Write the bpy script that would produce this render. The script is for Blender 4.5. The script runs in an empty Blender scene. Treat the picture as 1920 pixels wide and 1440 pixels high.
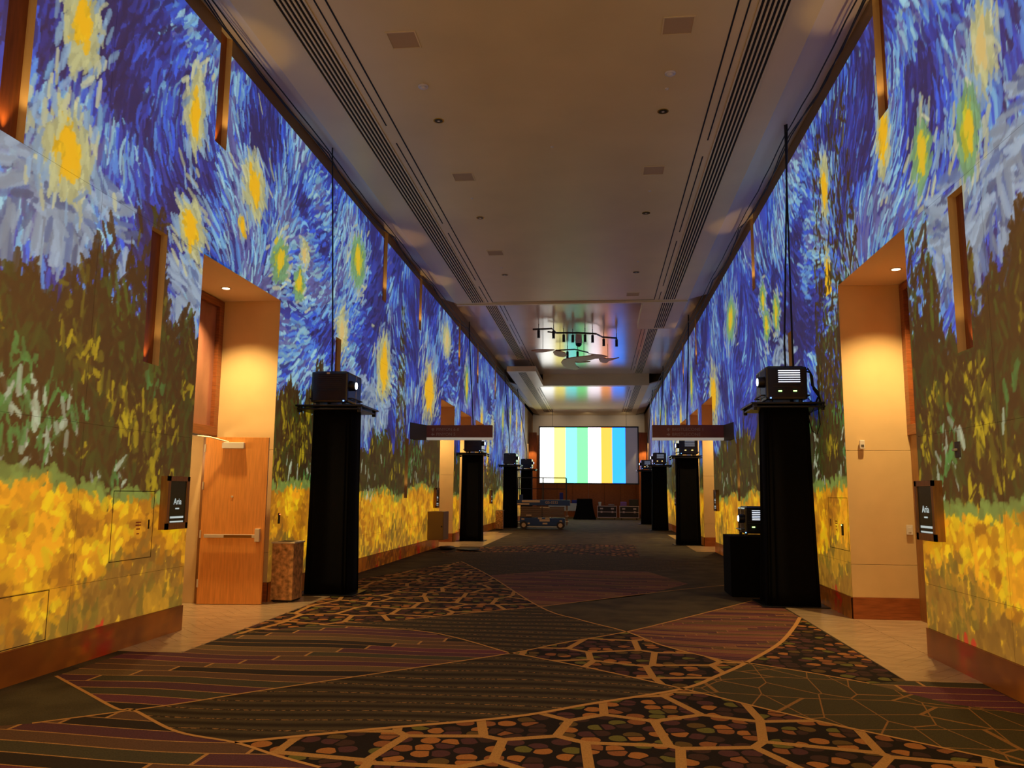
import bpy, bmesh, math, random
import numpy as np
from mathutils import Vector, Matrix
random.seed(7)
S = bpy.context.scene
C = S.collection
PI = math.pi
# ------------------------------------------------------------------ camera
F, PITCH, YAW, ROLL = 1506.0, 0.13618, 0.10808, 0.0085136
EYE = 1.62
def ray(px, py):
    X = (px-960)/F; U = (720-py)/F
    c, s = math.cos(ROLL), math.sin(ROLL); x = c*X-s*U; u = s*X+c*U
    c, s = math.cos(PITCH), math.sin(PITCH); y = c-s*u; z = s+c*u
    c, s = math.cos(YAW), math.sin(YAW)
    return Vector((c*x-s*y, s*x+c*y, z))
fwd = ray(960, 720).normalized(); right = (ray(961, 720)-ray(960, 720)).normalized(); up = right.cross(fwd)
cam = bpy.data.cameras.new('camera'); cam.lens = F/1920*36; cam.sensor_width = 36
cam.clip_end = 200; cam.clip_start = .05
co = bpy.data.objects.new('camera', cam); C.objects.link(co)
M = Matrix((right, up, -fwd)).transposed().to_4x4(); M.translation = Vector((0, 0, EYE)); co.matrix_world = M
S.camera = co
# world: the rest of the dim hall behind
w = bpy.data.worlds.new('world'); S.world = w; w.use_nodes = True
w.node_tree.nodes['Background'].inputs[0].default_value = (.5, .33, .17, 1)
w.node_tree.nodes['Background'].inputs[1].default_value = .12
S.view_settings.view_transform = 'Standard'; S.view_settings.look = 'None'
S.view_settings.exposure = 0.0; S.view_settings.gamma = 1.0; S.view_settings.use_curve_mapping = False
MURAL_GAIN = 0.76
def light(name, kind, loc, power, col, size=.1, aim=None, **kw):
    l = bpy.data.lights.new(name, kind); l.energy = power; l.color = col
    if kind == 'AREA':
        l.size = size; l.shape = 'RECTANGLE'; l.size_y = kw.get('size_y', size)
    else: l.shadow_soft_size = size
    if kind == 'SPOT': l.spot_size = kw.get('cone', 1.2); l.spot_blend = kw.get('blend', .4)
    o = bpy.data.objects.new(name, l); C.objects.link(o); o.location = loc
    d = Vector(aim) - Vector(loc) if aim else Vector((0, 0, -1))
    o.rotation_euler = d.to_track_quat('-Z', 'Y').to_euler()
    return o
WARM = (1, .72, .36)
# added warm fill spots at the camera end, unseen, lifting floor and ceiling
for yy in (-1.5, 2.0, 5.0): light('hall_fill', 'SPOT', (-.77, yy, 7.4), 330, WARM, .3, cone=2.6, blend=1)
for xx in (-3.4, 1.9): light('rear_fill', 'POINT', (xx, -1.6, 3.4), 120, (1, .74, .40), .35)  # unseen point lights added behind the camera to brighten the near ceiling
for yy in (31, 48, 57): light('hall_fill', 'SPOT', (-.77, yy, 7.3), 330, (1, .7, .42), .3, cone=2.7, blend=1)  # fill spots added without fixtures to lift the dark far hall
# ------------------------------------------------------------------ helpers
def lin(r, g, b):
    f = lambda c: (c/255/12.92 if c <= 10.31 else ((c/255+.055)/1.055)**2.4)
    return (f(r), f(g), f(b))
MATS = {}
def mat(name, col, rough=.6, metal=0, emit=None, es=1., spec=.5, var=0., vscale=8., bump=0., stretch=(1, 1, 1)):
    m = bpy.data.materials.new(name); m.use_nodes = True; nt = m.node_tree; b = nt.nodes['Principled BSDF']
    b.inputs['Roughness'].default_value = rough; b.inputs['Metallic'].default_value = metal
    b.inputs['Specular IOR Level'].default_value = spec
    b.inputs['Base Color'].default_value = (*col, 1)
    if emit: b.inputs['Emission Color'].default_value = (*emit, 1); b.inputs['Emission Strength'].default_value = es
    if var or bump:
        tc = nt.nodes.new('ShaderNodeTexCoord'); mp = nt.nodes.new('ShaderNodeMapping'); mp.inputs['Scale'].default_value = stretch
        n = nt.nodes.new('ShaderNodeTexNoise'); n.inputs['Scale'].default_value = vscale; n.inputs['Detail'].default_value = 5
        nt.links.new(tc.outputs['Object'], mp.inputs[0]); nt.links.new(mp.outputs[0], n.inputs['Vector'])
        if var:
            r = nt.nodes.new('ShaderNodeValToRGB'); r.color_ramp.elements[0].position = .3; r.color_ramp.elements[1].position = .7
            r.color_ramp.elements[0].color = (*[c*(1-var) for c in col], 1)
            r.color_ramp.elements[1].color = (*[min(1, c*(1+var)) for c in col], 1)
            nt.links.new(n.outputs['Fac'], r.inputs[0]); nt.links.new(r.outputs[0], b.inputs['Base Color'])
        if bump:
            bp = nt.nodes.new('ShaderNodeBump'); bp.inputs['Strength'].default_value = bump; bp.inputs['Distance'].default_value = .01
            nt.links.new(n.outputs['Fac'], bp.inputs['Height']); nt.links.new(bp.outputs[0], b.inputs['Normal'])
    MATS[name] = m; return m
ceil_m = mat('ceiling_paint', lin(232, 208, 146), .36, var=.05, vscale=.8, spec=.6)
cove_m = mat('cove_paint', lin(236, 222, 196), .6)
gloss_m = mat('ceiling_satin_paint', lin(225, 200, 165), .2, spec=.9, var=.04, vscale=.8)
dark_slot = mat('slot_dark', (.004, .003, .003), .8)
strip_m = mat('cornice_brown', lin(140, 112, 76), .7)
beige = mat('beige_wallcover', lin(222, 188, 128), .7, var=.04, vscale=3)
soffit_m = mat('soffit_plaster', lin(246, 226, 196), .6)
backing = mat('wall_backing', lin(90, 75, 55), .9)
wood_m = mat('red_brown_wood', lin(140, 78, 38), .35, var=.3, vscale=3, stretch=(2, 1, 14))
woodh_m = mat('baseboard_wood', lin(152, 84, 42), .3, var=.28, vscale=4, stretch=(1.2, 1.2, 12))
slotwood = mat('slot_wood', lin(136, 70, 28), .4, var=.25, vscale=3, stretch=(10, 10, 1))
door_wood = mat('door_wood', lin(226, 148, 68), .38, var=.14, vscale=3, stretch=(14, 14, 1))
darkwood = mat('dark_frame_wood', lin(158, 108, 56), .4, var=.2, vscale=4, stretch=(8, 8, 1))
steel = mat('brushed_steel', lin(222, 208, 180), .4, .35)
white_m = mat('off_white_plastic', lin(225, 215, 195), .5)
drape_m = mat('black_drape', (.0035, .0033, .0035), .95, spec=.1, bump=.2, vscale=30)
black_m = mat('black_metal', (.008, .009, .012), .32, .0)
gloss_black = mat('projector_black', (.012, .014, .022), .2)
cable_m = mat('black_rubber', (.006, .006, .007), .6)
stone_m = mat('travertine', lin(190, 160, 118), .22, var=.16, vscale=2.2, stretch=(1, 3, 1))
grout_m = mat('grout', lin(150, 125, 90), .8)
glow_w = mat('lamp_white', (1, 1, 1), emit=(.75, .9, 1), es=9)
glow_grille = mat('grille_glow', (1, 1, 1), emit=(.72, .82, 1), es=1.6)
led_g = mat('led_green', (.1, .5, .1), emit=(.45, 1, .2), es=5)
led_b = mat('led_blue', (.1, .1, .5), emit=(.15, .35, 1), es=5)
led_r = mat('led_red', (.5, .1, .1), emit=(1, .12, .04), es=5)
led_o = mat('led_amber', (.5, .3, .1), emit=(1, .5, .12), es=6)
down_glow = mat('downlight_glow', (1, 1, 1), emit=(1, .78, .42), es=7)
bronze = mat('mottled_bronze', lin(196, 146, 92), .4, .25, var=.6, vscale=14, bump=.5)
lift_blue = mat('lift_blue', lin(30, 66, 110), .45)
lift_tan = mat('lift_scissor', lin(120, 92, 66), .5)
label_m = mat('label_cream', lin(222, 190, 140), .6)
tyre = mat('tyre', lin(60, 50, 42), .8)
sign_brown = mat('sign_brown', lin(134, 62, 24), .4, var=.1, vscale=6)
sign_txt = mat('sign_lettering', lin(176, 140, 110), .4)
sign_white = mat('sign_diffuser', lin(235, 230, 215), .5, emit=(.9, .85, .7), es=.22)
mob_m = mat('mobile_wood', lin(178, 104, 44), .5)
case_m = mat('road_case_black', lin(26, 20, 24), .5)
alu = mat('case_aluminium', lin(190, 175, 185), .35, .8)
linen = mat('white_linen', lin(190, 200, 200), .8)
greyp = mat('grey_panel', lin(92, 84, 74), .6)
glass_dark = mat('display_glass', (.014, .03, .025), .3)
display_lit = mat('display_white', (.1, .1, .1), emit=(.75, .85, .8), es=.6)
blue_cloth = mat('blue_cloth', lin(24, 34, 120), .7)
purple_m = mat('purple_case', lin(120, 80, 150), .5)
brass = mat('downlight_reflector', lin(190, 165, 90), .15, 1)

def put(name, bm, m, parent=None, smooth=False, loc=None):
    me = bpy.data.meshes.new(name); bm.to_mesh(me); bm.free()
    for x in (m if isinstance(m, (list, tuple)) else [m]): me.materials.append(x)
    if smooth:
        for p in me.polygons: p.use_smooth = True
    o = bpy.data.objects.new(name, me); C.objects.link(o)
    if loc: o.location = loc
    if parent: o.parent = parent
    return o
def tag(o, label, cat, group=None):
    o['label'] = label; o['category'] = cat
    if group: o['group'] = group
    return o
def thing(name, label, cat, loc=(0, 0, 0), rz=0, group=None):
    o = bpy.data.objects.new(name, None); C.objects.link(o); o.location = loc; o.rotation_euler = (0, 0, rz); o.empty_display_size = .1
    return tag(o, label, cat, group)
def struct(name, bm=None, m=None):
    if bm is None: o = bpy.data.objects.new(name, None); C.objects.link(o)
    else: o = put(name, bm, m)
    o['kind'] = 'structure'; return o
def box(bm, x0, x1, y0, y1, z0, z1, bev=0., mi=0):
    vs = [bm.verts.new((x, y, z)) for z in (z0, z1) for x, y in ((x0, y0), (x1, y0), (x1, y1), (x0, y1))]
    fs = [bm.faces.new([vs[i] for i in q]) for q in ((3, 2, 1, 0), (4, 5, 6, 7), (0, 1, 5, 4), (1, 2, 6, 5), (2, 3, 7, 6), (3, 0, 4, 7))]
    for f in fs: f.material_index = mi
    if bev:
        es = list({e for f in fs for e in f.edges})
        bmesh.ops.bevel(bm, geom=es, offset=bev, segments=2, affect='EDGES', profile=.6)
    return bm
def B(*a, **k): return box(bmesh.new(), *a, **k)
def quad(bm, pts, mi=0):
    f = bm.faces.new([bm.verts.new(p) for p in pts]); f.material_index = mi; return f
def tube(bm, pts, r, n=6):
    pts = [Vector(p) for p in pts]; rings = []
    for i, p in enumerate(pts):
        d = (pts[min(i+1, len(pts)-1)]-pts[max(i-1, 0)]).normalized()
        a = d.orthogonal().normalized() if abs(d.z) > .9 else d.cross(Vector((0, 0, 1))).normalized()
        b = d.cross(a).normalized()
        rings.append([bm.verts.new(p+a*r*math.cos(t*2*PI/n)+b*r*math.sin(t*2*PI/n)) for t in range(n)])
    for i in range(len(rings)-1):
        for t in range(n): bm.faces.new((rings[i][t], rings[i][(t+1) % n], rings[i+1][(t+1) % n], rings[i+1][t]))
    bm.faces.new(rings[0][::-1]); bm.faces.new(rings[-1]); return bm
def cyl(bm, c, r, h, axis='z', n=20, r2=None, mi=0):
    r2 = r if r2 is None else r2; c = Vector(c)
    ax = {'x': Vector((1, 0, 0)), 'y': Vector((0, 1, 0)), 'z': Vector((0, 0, 1))}[axis]
    a = ax.orthogonal().normalized(); b = ax.cross(a)
    r0 = [bm.verts.new(c+a*r*math.cos(t*2*PI/n)+b*r*math.sin(t*2*PI/n)) for t in range(n)]
    r1 = [bm.verts.new(c+ax*h+a*r2*math.cos(t*2*PI/n)+b*r2*math.sin(t*2*PI/n)) for t in range(n)]
    for t in range(n): bm.faces.new((r0[t], r0[(t+1) % n], r1[(t+1) % n], r1[t])).material_index = mi
    bm.faces.new(r0[::-1]).material_index = mi; bm.faces.new(r1).material_index = mi; return bm
def text(name, s, size, m, parent, loc, rot, depth=.004, align='LEFT'):
    cu = bpy.data.curves.new(name, 'FONT'); cu.body = s; cu.size = size; cu.extrude = depth; cu.align_x = align
    t = bpy.data.objects.new('t', cu); C.objects.link(t)
    me = bpy.data.meshes.new_from_object(t); bpy.data.objects.remove(t)
    me.materials.clear(); me.materials.append(m)
    o = bpy.data.objects.new(name, me); C.objects.link(o); o.location = loc; o.rotation_euler = rot; o.parent = parent
    return o
def dup(root, loc, label, rz=None, group=None):
    r = root.copy(); C.objects.link(r); r.location = loc; r['label'] = label
    if rz is not None: r.rotation_euler = (0, 0, rz)
    for ch in list(root.children):
        c = ch.copy(); C.objects.link(c); c.parent = r
        for g in ch.children:
            d = g.copy(); C.objects.link(d); d.parent = c
    return r
XL, XR, CX = -4.905, 3.368, -.77
TOP = 7.46; HC = 7.5
# ------------------------------------------------------------------ projected picture (generic painterly stand-in)
RES = .015; U0, U1 = 5., 53.4; V1 = 7.5
NU, NV = int((U1-U0)/RES), int(V1/RES)
def vnoise(rng, u, v, su, sv):
    """smooth value noise, u v arrays"""
    g = rng.random((256, 256)); x = u/su; y = v/sv
    xi = np.floor(x).astype(int); yi = np.floor(y).astype(int); fx = x-xi; fy = y-yi
    fx = fx*fx*(3-2*fx); fy = fy*fy*(3-2*fy)
    G = lambda a, b: g[a % 256, b % 256]
    return (G(xi, yi)*(1-fx)+G(xi+1, yi)*fx)*(1-fy)+(G(xi, yi+1)*(1-fx)+G(xi+1, yi+1)*fx)*fy
def paint(seed, glows, darks, pales):
    rng = np.random.default_rng(seed)
    lu = (np.arange(NU)+.5)*RES+U0; lv = (np.arange(NV)+.5)*RES
    UU, VV = np.meshgrid(lu, lv, indexing='ij')
    n1 = vnoise(rng, UU, VV, .8, .8); n2 = vnoise(rng, UU, VV, .16, .16)
    g1, g2, g3 = rng.random(400), rng.random(400), rng.random(400)
    def n1d(g, u, s):
        x = np.asarray(u)/s; i = np.floor(x).astype(int); f = x-i; f = f*f*(3-2*f); return g[i % 400]*(1-f)+g[(i+1) % 400]*f
    field = lambda u: 1.5+.42*n1d(g1, u, 1.3)
    green = lambda u: np.where(np.asarray(u) < 9.3, 3.0, 2.35)+.95*n1d(g2, u, 1.5)+.55*n1d(g3, u, .3)
    def dark_at(u, v):
        h = green(u)
        for (du, dw, dz) in darks:      # taller ragged masses
            t = np.clip(1-np.abs(u-du)/(dw*(1.15-.75*np.clip((v-1.5)/(dz-1.5), 0, 1))), 0, 1)
            h = np.where((t > 0) & (v < dz), np.maximum(h, v+.05), h)
        return h
    img = np.zeros((NU, NV, 3), np.float32)
    img[:] = np.array([38, 58, 150])
    img += (n1[..., None]-.5)*np.array([20, 40, 90])
    grn = VV < dark_at(UU, VV); img[grn] = np.array([40, 34, 10])+(n2[grn]*1)[:, None]*np.array([26, 28, 8])
    fld = VV < field(UU); img[fld] = np.array([196, 140, 20])+(n2[fld])[:, None]*np.array([34, 30, 10])
    def flow(u, v):
        a = 1.25+1.1*np.sin(u*.55+.8*math.sin(v*.6))*np.cos(v*.5+1)+.5*np.sin(u*1.3-v*.9)
        return a
    def dab(u, v, a, L, W, col, curl=0.):
        hu = L*.55+W
        i0 = max(0, int((u-hu-U0)/RES)); i1 = min(NU, int((u+hu-U0)/RES)+1); j0 = max(0, int((v-hu)/RES)); j1 = min(NV, int((v+hu)/RES)+1)
        if i1-i0 < 1 or j1-j0 < 1: return
        x = lu[i0:i1, None]-u; y = lv[None, j0:j1]-v
        c, s = math.cos(a), math.sin(a); t = (x*c+y*s)/(L*.5); nn = (-x*s+y*c+curl*t*t*L)/(W*.5)
        m = (t*t*t*t+nn*nn) < 1
        blk = img[i0:i1, j0:j1]; k = m[..., None]*(.86-.25*np.abs(nn[..., None]).clip(0, 1))
        blk += (np.array(col, np.float32)-blk)*k
    blues = np.array([[12, 32, 92], [20, 42, 126], [34, 60, 165], [40, 92, 220], [80, 140, 215], [124, 186, 220], [158, 206, 216], [92, 98, 160]], float)
    sc = np.random.default_rng(seed+1)
    G = np.random.default_rng(seed+2).random((64, 64))
    def sky_sel(u, v):
        x = (u*1.1+v*.5) % 64; y = (v*1.3-u*.35) % 64; i, j = int(x), int(y); fx, fy = x-i, y-j
        return (G[i, j]*(1-fx)+G[(i+1) % 64, j]*fx)*(1-fy)+(G[i, (j+1) % 64]*(1-fx)+G[(i+1) % 64, (j+1) % 64]*fx)*fy
    def us(n):   # denser where the wall is near
        k = int(n*.55); return np.concatenate([sc.uniform(U0, 16, k), sc.uniform(16, 53.3, n-k)])
    N = 15000; uu = us(N); vv = sc.uniform(2.6, V1, N); dh = dark_at(uu, vv)
    for u, v, d in zip(uu, vv, dh):
        if v < d-.1: continue
        s = (sky_sel(u, v)-.5)*1.5+.46+sc.normal(0, .2)
        k = int(np.clip(s*8, 0, 7.99)); far = 1+.04*max(0, u-14)
        dab(u, v, flow(u, v)+sc.normal(0, .12), sc.uniform(.16, .5)*far, sc.uniform(.035, .085)*far, blues[k]*sc.uniform(.85, 1.12), sc.normal(0, .1))
    # pale misty band above the dark masses
    for (pu, pv, ru, rv) in pales:
        for _ in range(int(160*ru*rv)+60):
            a, r = sc.uniform(0, 6.28), math.sqrt(sc.random()); u = pu+ru*r*math.cos(a); v = pv+rv*r*math.sin(a)
            if v < dark_at(np.array([u]), np.array([v]))[0]: continue
            dab(u, v, (.45*math.sin(u*3+seed) if v > pv-.1 else 1.5)+sc.normal(0, .22), sc.uniform(.2, .5), sc.uniform(.05, .12), (np.array([140, 160, 178]) if sc.random() < .75 else np.array([74, 100, 140]))*sc.uniform(.85, 1.2))
    # loose warm light patches
    for (gu, gv, ru, rv, kind) in glows:
        n = int(330*min(1.6, ru*rv*6))+60
        for q in range(n):
            a = sc.uniform(0, 6.28); r = sc.normal(0, .58)
            u = gu+ru*r*math.cos(a); v = gv+rv*r*math.sin(a); e = abs(r)
            if v < dark_at(np.array([u]), np.array([v]))[0]: continue
            if e > .85: col = (140, 176, 204) if sc.random() < .7 else (206, 206, 160)
            elif e > .42: col = (196, 196, 140) if kind != 2 else (120, 170, 120)
            else: col = ((250, 196, 30) if kind == 0 else (214, 210, 160) if kind == 1 else (200, 200, 50))
            dab(u, v, flow(u, v)+sc.normal(0, .35), sc.uniform(.1, .26)*min(2, 1+ru), sc.uniform(.04, .08), np.array(col)*sc.uniform(.85, 1.08))
        for q in range(8+int(30*ru*rv)):
            dab(gu+sc.normal(0, .16)*ru, gv+sc.normal(0, .22)*rv, 1.5+sc.normal(0, .3), .2*rv+.08, .07+.06*ru, ((252, 190, 22) if kind == 0 else (226, 196, 120) if kind == 1 else (236, 196, 40)))
    # foliage
    N = 14000; uu = us(N); vv = np.where(sc.random(N) < .7, sc.uniform(1.5, 4., N), sc.uniform(1.5, 7.2, N))
    fs = field(uu); dh = dark_at(uu, vv)
    for u, v, f, d in zip(uu, vv, fs, dh):
        if v > d or v < f-.1: continue
        base = sky_sel(u*1.7+9, v*1.7); tall = v > 3.1
        if sc.random() < (.78 if tall else .55): col = (48, 34, 10)
        elif base > .62: col = (64, 124, 56) if v < 2.9 else (60, 84, 22)
        elif base < .36: col = (176, 150, 22) if not tall and sc.random() < .5 else (96, 88, 18)
        else: col = (46, 62, 18)
        if not tall and v < f+.75 and base > .5 and sc.random() < .14: col = (170, 180, 150)
        dab(u, v, 1.57+sc.normal(0, .5), sc.uniform(.1, .32), sc.uniform(.03, .09), np.array(col)*sc.uniform(.8, 1.15))
    # golden field
    N = 15000; uu = us(N); vv = sc.uniform(0, 2., N); fs = field(uu)
    for u, v, f in zip(uu, vv, fs):
        if v > f: continue
        s = (sky_sel(u*2.2+3, v*2.6+5)-.5)*1.5+.5+sc.normal(0, .15); low = v < .72+.3*math.sin(u*1.7)+sc.normal(0, .08)
        if f-v < .1: col = (120, 140, 60)
        elif low: col = [(134, 90, 24), (152, 104, 28), (120, 96, 26), (184, 128, 26)][int(np.clip(s*4, 0, 3))]
        else: col = [(170, 104, 14), (206, 134, 14), (232, 160, 14), (252, 200, 18), (246, 160, 20)][int(np.clip(s*5, 0, 4))]
        if v < .3 and math.sin(u*3.1+seed) > .8 and sc.random() < .5: col = (200, 30, 20)
        L = sc.uniform(.08, .24); far = 1+.04*max(0, u-14)
        dab(u, v, (1.35 if low else sc.uniform(0, 3.1))+sc.normal(0, .3), L*far, sc.uniform(.05, .12)*far, np.array(col)*sc.uniform(.85, 1.08))
    img = np.clip(img, 0, 255)/255
    return np.where(img <= .04045, img/12.92, ((img+.055)/1.055)**2.4).astype(np.float32)
# glow patches: (distance along hall, height, half width, half height, kind)
def along(X, x, y):
    r = ray(x, y); t = X/r.x; return (t*r.y, EYE+t*r.z)
GL = [(*along(XL, *q), a, b, k) for q, a, b, k in (((155, 45), .3, .55, 0), ((128, 285), .42, .5, 0), ((368, 215), .25, .6, 0), ((478, 352), .42, .5, 0), ((358, 430), .35, .4, 0), ((525, 488), .35, .45, 2),
      ((572, 480), .2, .28, 1), ((562, 535), .25, .35, 2), ((672, 490), .6, .6, 2), ((720, 690), .75, .95, 0), ((805, 735), 1.3, 1.15, 0), ((642, 620), .35, .5, 1), ((455, 428), .12, .12, 0), ((838, 640), .8, .6, 1))]
GR = [(*along(XR, *q), a, b, k) for q, a, b, k in (((1840, 90), .25, .45, 1), ((1815, 245), .28, .45, 2), ((1728, 290), .28, .45, 2), ((1655, 255), .22, .6, 0), ((1545, 350), .28, .6, 0), ((1552, 525), .36, .55, 0),
      ((1338, 740), 1.2, 1.1, 0), ((1430, 560), .3, .4, 2), ((1437, 610), .3, .4, 2), ((1370, 600), .8, .6, 2), ((1455, 585), .3, .4, 2))]
for base, lst in ((XL, GL), (XR, GR)):
    for u in (29.5, 33.5, 37, 41, 44.5, 48, 51): lst.append((u, 5.2+.7*math.sin(u*2), .5, .9, int(u) % 3))
    for u in (35.5, 43, 49.5): lst.append((u, 3.2, .7, 1.3, 0))
IMG = {-1: paint(3, GL, [(7.3, .45, 4.3), (8.1, .7, 4.75), (19.6, .6, 6.3), (13.6, .4, 3.9)], [(6.2, 4.2, .8, .7), (7.3, 4.1, .9, .6), (8.7, 3.9, .8, .5), (15.9, 3.4, 1.2, .7), (17.5, 3.6, 1., .5)]),
       1: paint(8, GR, [(11.2, .95, 7.45), (12.3, .5, 7.1), (8.6, .6, 4.6), (7.6, .3, 3.9), (17.2, .6, 4.2)], [(7.9, 4.1, .7, .6), (7.1, 4.0, .8, .6), (6.3, 4.4, .7, .6), (15., 3.8, 1.1, .7)])}
pic_m = bpy.data.materials.new('projected_picture'); pic_m.use_nodes = True
nt = pic_m.node_tree; b = nt.nodes['Principled BSDF']; at = nt.nodes.new('ShaderNodeAttribute'); at.attribute_name = 'pic'
b.inputs['Base Color'].default_value = (*lin(138, 110, 72), 1); b.inputs['Roughness'].default_value = .75
nt.links.new(at.outputs['Color'], b.inputs['Emission Color']); b.inputs['Emission Strength'].default_value = MURAL_GAIN
pic_m.cycles.emission_sampling = 'NONE'
picw_m = bpy.data.materials.new('projected_on_wood'); picw_m.use_nodes = True
nt = picw_m.node_tree; b = nt.nodes['Principled BSDF']; at = nt.nodes.new('ShaderNodeAttribute'); at.attribute_name = 'pic'
b.inputs['Base Color'].default_value = (*lin(104, 58, 30), 1); b.inputs['Roughness'].default_value = .35
mx = nt.nodes.new('ShaderNodeMix'); mx.data_type = 'RGBA'; mx.blend_type = 'MULTIPLY'; mx.inputs[0].default_value = 1
nt.links.new(at.outputs['Color'], mx.inputs[6]); mx.inputs[7].default_value = (.26, .12, .06, 1)
nt.links.new(mx.outputs[2], b.inputs['Emission Color']); b.inputs['Emission Strength'].default_value = MURAL_GAIN
picw_m.cycles.emission_sampling = 'NONE'
def steps(a, b, near, k):
    out = [a]; y = a
    while y < b:
        d = near if y < 13 else near*(y/13)**2*1.15
        if y < 5: d = .4
        y += d*k; out.append(min(y, b))
    if len(out) > 2 and out[-1]-out[-2] < 1e-4: out.pop(-2)
    return out
OPEN_TOP = 4.57
OPL = [(9.28, 11.75), (24.63, 27.08), (28.27, 30.72), (31.81, 34.3)]
OPR = [(8.97, 11.47), (24.3, 26.8), (27.75, 30.2), (31.5, 33.9)]
# wall slots (y0, y1, z0, z1)
SLL = [(5.76, 6.08, 4.57, 7.75), (8.11, 8.43, 3.01, 4.53), (9.38, 9.70, 6.11, 7.75), (14.42, 14.74, 3.01, 4.53), (17.52, 17.86, 6.0, 7.75), (20.12, 20.44, 1.5, 3.02),
       (21.3, 21.6, 6.1, 7.75), (27.6, 27.95, 6.1, 7.75), (32, 32.35, 6.1, 7.75), (37.6, 38, 6.1, 7.75), (45.3, 45.7, 6.1, 7.75)]
SLR = [(7.54, 7.86, 2.97, 4.5), (9.22, 9.54, 6.1, 7.75), (14.2, 14.52, 3.0, 4.5), (17.28, 17.6, 6.05, 7.75), (19.9, 20.22, 1.5, 3.0), (27.7, 28.05, 6.1, 7.75), (32, 32.35, 6.1, 7.75), (37.6, 38, 6.1, 7.75), (45.3, 45.7, 6.1, 7.75)]
def pic_mesh(name, X, side, ys, zs, holes, m, parent, off=0.):
    def ins(arr, cuts):
        arr = list(arr)
        for c in cuts:
            if arr[0] < c < arr[-1]:
                j = min(range(1, len(arr)-1), key=lambda i: abs(arr[i]-c)) if len(arr) > 2 else 0
                if len(arr) > 2 and abs(arr[j]-c) < .02 and arr[j] not in cuts: arr[j] = c
                else: arr.append(c); arr.sort()
        return np.array(sorted(set(arr)))
    loc = [h for h in holes if h[1] > ys[0] and h[0] < ys[-1] and h[3] > zs[0] and h[2] < zs[-1]]
    ys = ins(ys, [c for h in loc for c in h[:2]]); zs = ins(zs, [c for h in loc for c in h[2:]])
    ny, nz = len(ys), len(zs)
    yy = ys.copy(); zz = zs.copy(); yy[0] += .0015; yy[-1] -= .0015; zz[0] += .0012; zz[-1] -= .0012
    YY, ZZ = np.meshgrid(yy, zz, indexing='ij')
    co_ = np.stack([np.full_like(YY, X+off), YY, ZZ], -1).reshape(-1, 3)
    I, J = np.meshgrid(np.arange(ny-1), np.arange(nz-1), indexing='ij')
    yc = (ys[:-1]+ys[1:])/2; zc = (zs[:-1]+zs[1:])/2
    keep = np.ones(I.shape, bool)
    for h in loc: keep &= ~((yc[:, None] > h[0]) & (yc[:, None] < h[1]) & (zc[None] > h[2]) & (zc[None] < h[3]))
    I, J = I[keep], J[keep]
    if not len(I): return None
    a = I*nz+J; q = np.stack([a, a+nz, a+nz+1, a+1], -1)
    if side > 0: q = q[:, ::-1]
    me = bpy.data.meshes.new(name); me.vertices.add(len(co_)); me.vertices.foreach_set('co', co_.astype(np.float32).ravel())
    n = len(q); me.loops.add(n*4); me.loops.foreach_set('vertex_index', q.ravel().astype(np.int32))
    me.polygons.add(n); me.polygons.foreach_set('loop_start', np.arange(0, n*4, 4, dtype=np.int32)); me.update(calc_edges=True)
    img = IMG[side]
    iu = np.clip(((YY-U0)/RES).astype(int), 0, NU-1); iv = np.clip((ZZ/RES).astype(int), 0, NV-1)
    iu = np.where(YY < U0, np.clip(((2*U0-YY)-U0)/RES, 0, NU-1).astype(int), iu)
    col = np.ones((ny*nz, 4), np.float32)
    acc = 0
    w_ = int(np.clip((ys[1]-ys[0])/RES/2, 0, 4)) if ny > 2 else 0
    for d in range(-w_, w_+1): acc = acc+img[np.clip(iu+d, 0, NU-1), iv]
    col[:, :3] = (acc/(2*w_+1)).reshape(-1, 3)
    ca = me.color_attributes.new('pic', 'FLOAT_COLOR', 'POINT'); ca.data.foreach_set('color', col.ravel())
    me.materials.append(m); o = bpy.data.objects.new(name, me); C.objects.link(o); o.parent = parent; return o
PY = [-3, 1.4, 5., 7.2, 9.28, 11.75, 14.3, 16.7, 19.1, 21.9, 24.6, 28.2, 31.8, 36, 41, 47, 53.2]
PZ = [.29, .74, 2.26, 4.57, TOP]
def zsteps(a, b, y):
    d = .015 if y < 11.8 else .022 if y < 19 else .035
    return np.linspace(a, b, max(2, int((b-a)/d)+1))
def rect_wall(bm, X, y0, y1, z0, z1, holes, side, mi=0):
    ys = sorted({y0, y1, *[c for h in holes for c in h[:2] if y0 < c < y1]}); zs = sorted({z0, z1, *[c for h in holes for c in h[2:] if z0 < c < z1]})
    for a, b_ in zip(ys, ys[1:]):
        for c, d in zip(zs, zs[1:]):
            if any(h[0] < (a+b_)/2 < h[1] and h[2] < (c+d)/2 < h[3] for h in holes): continue
            p = [(X, a, c), (X, b_, c), (X, b_, d), (X, a, d)]
            quad(bm, p if side < 0 else p[::-1], mi)
NICHE = {-1: .985, 1: .9}
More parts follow.
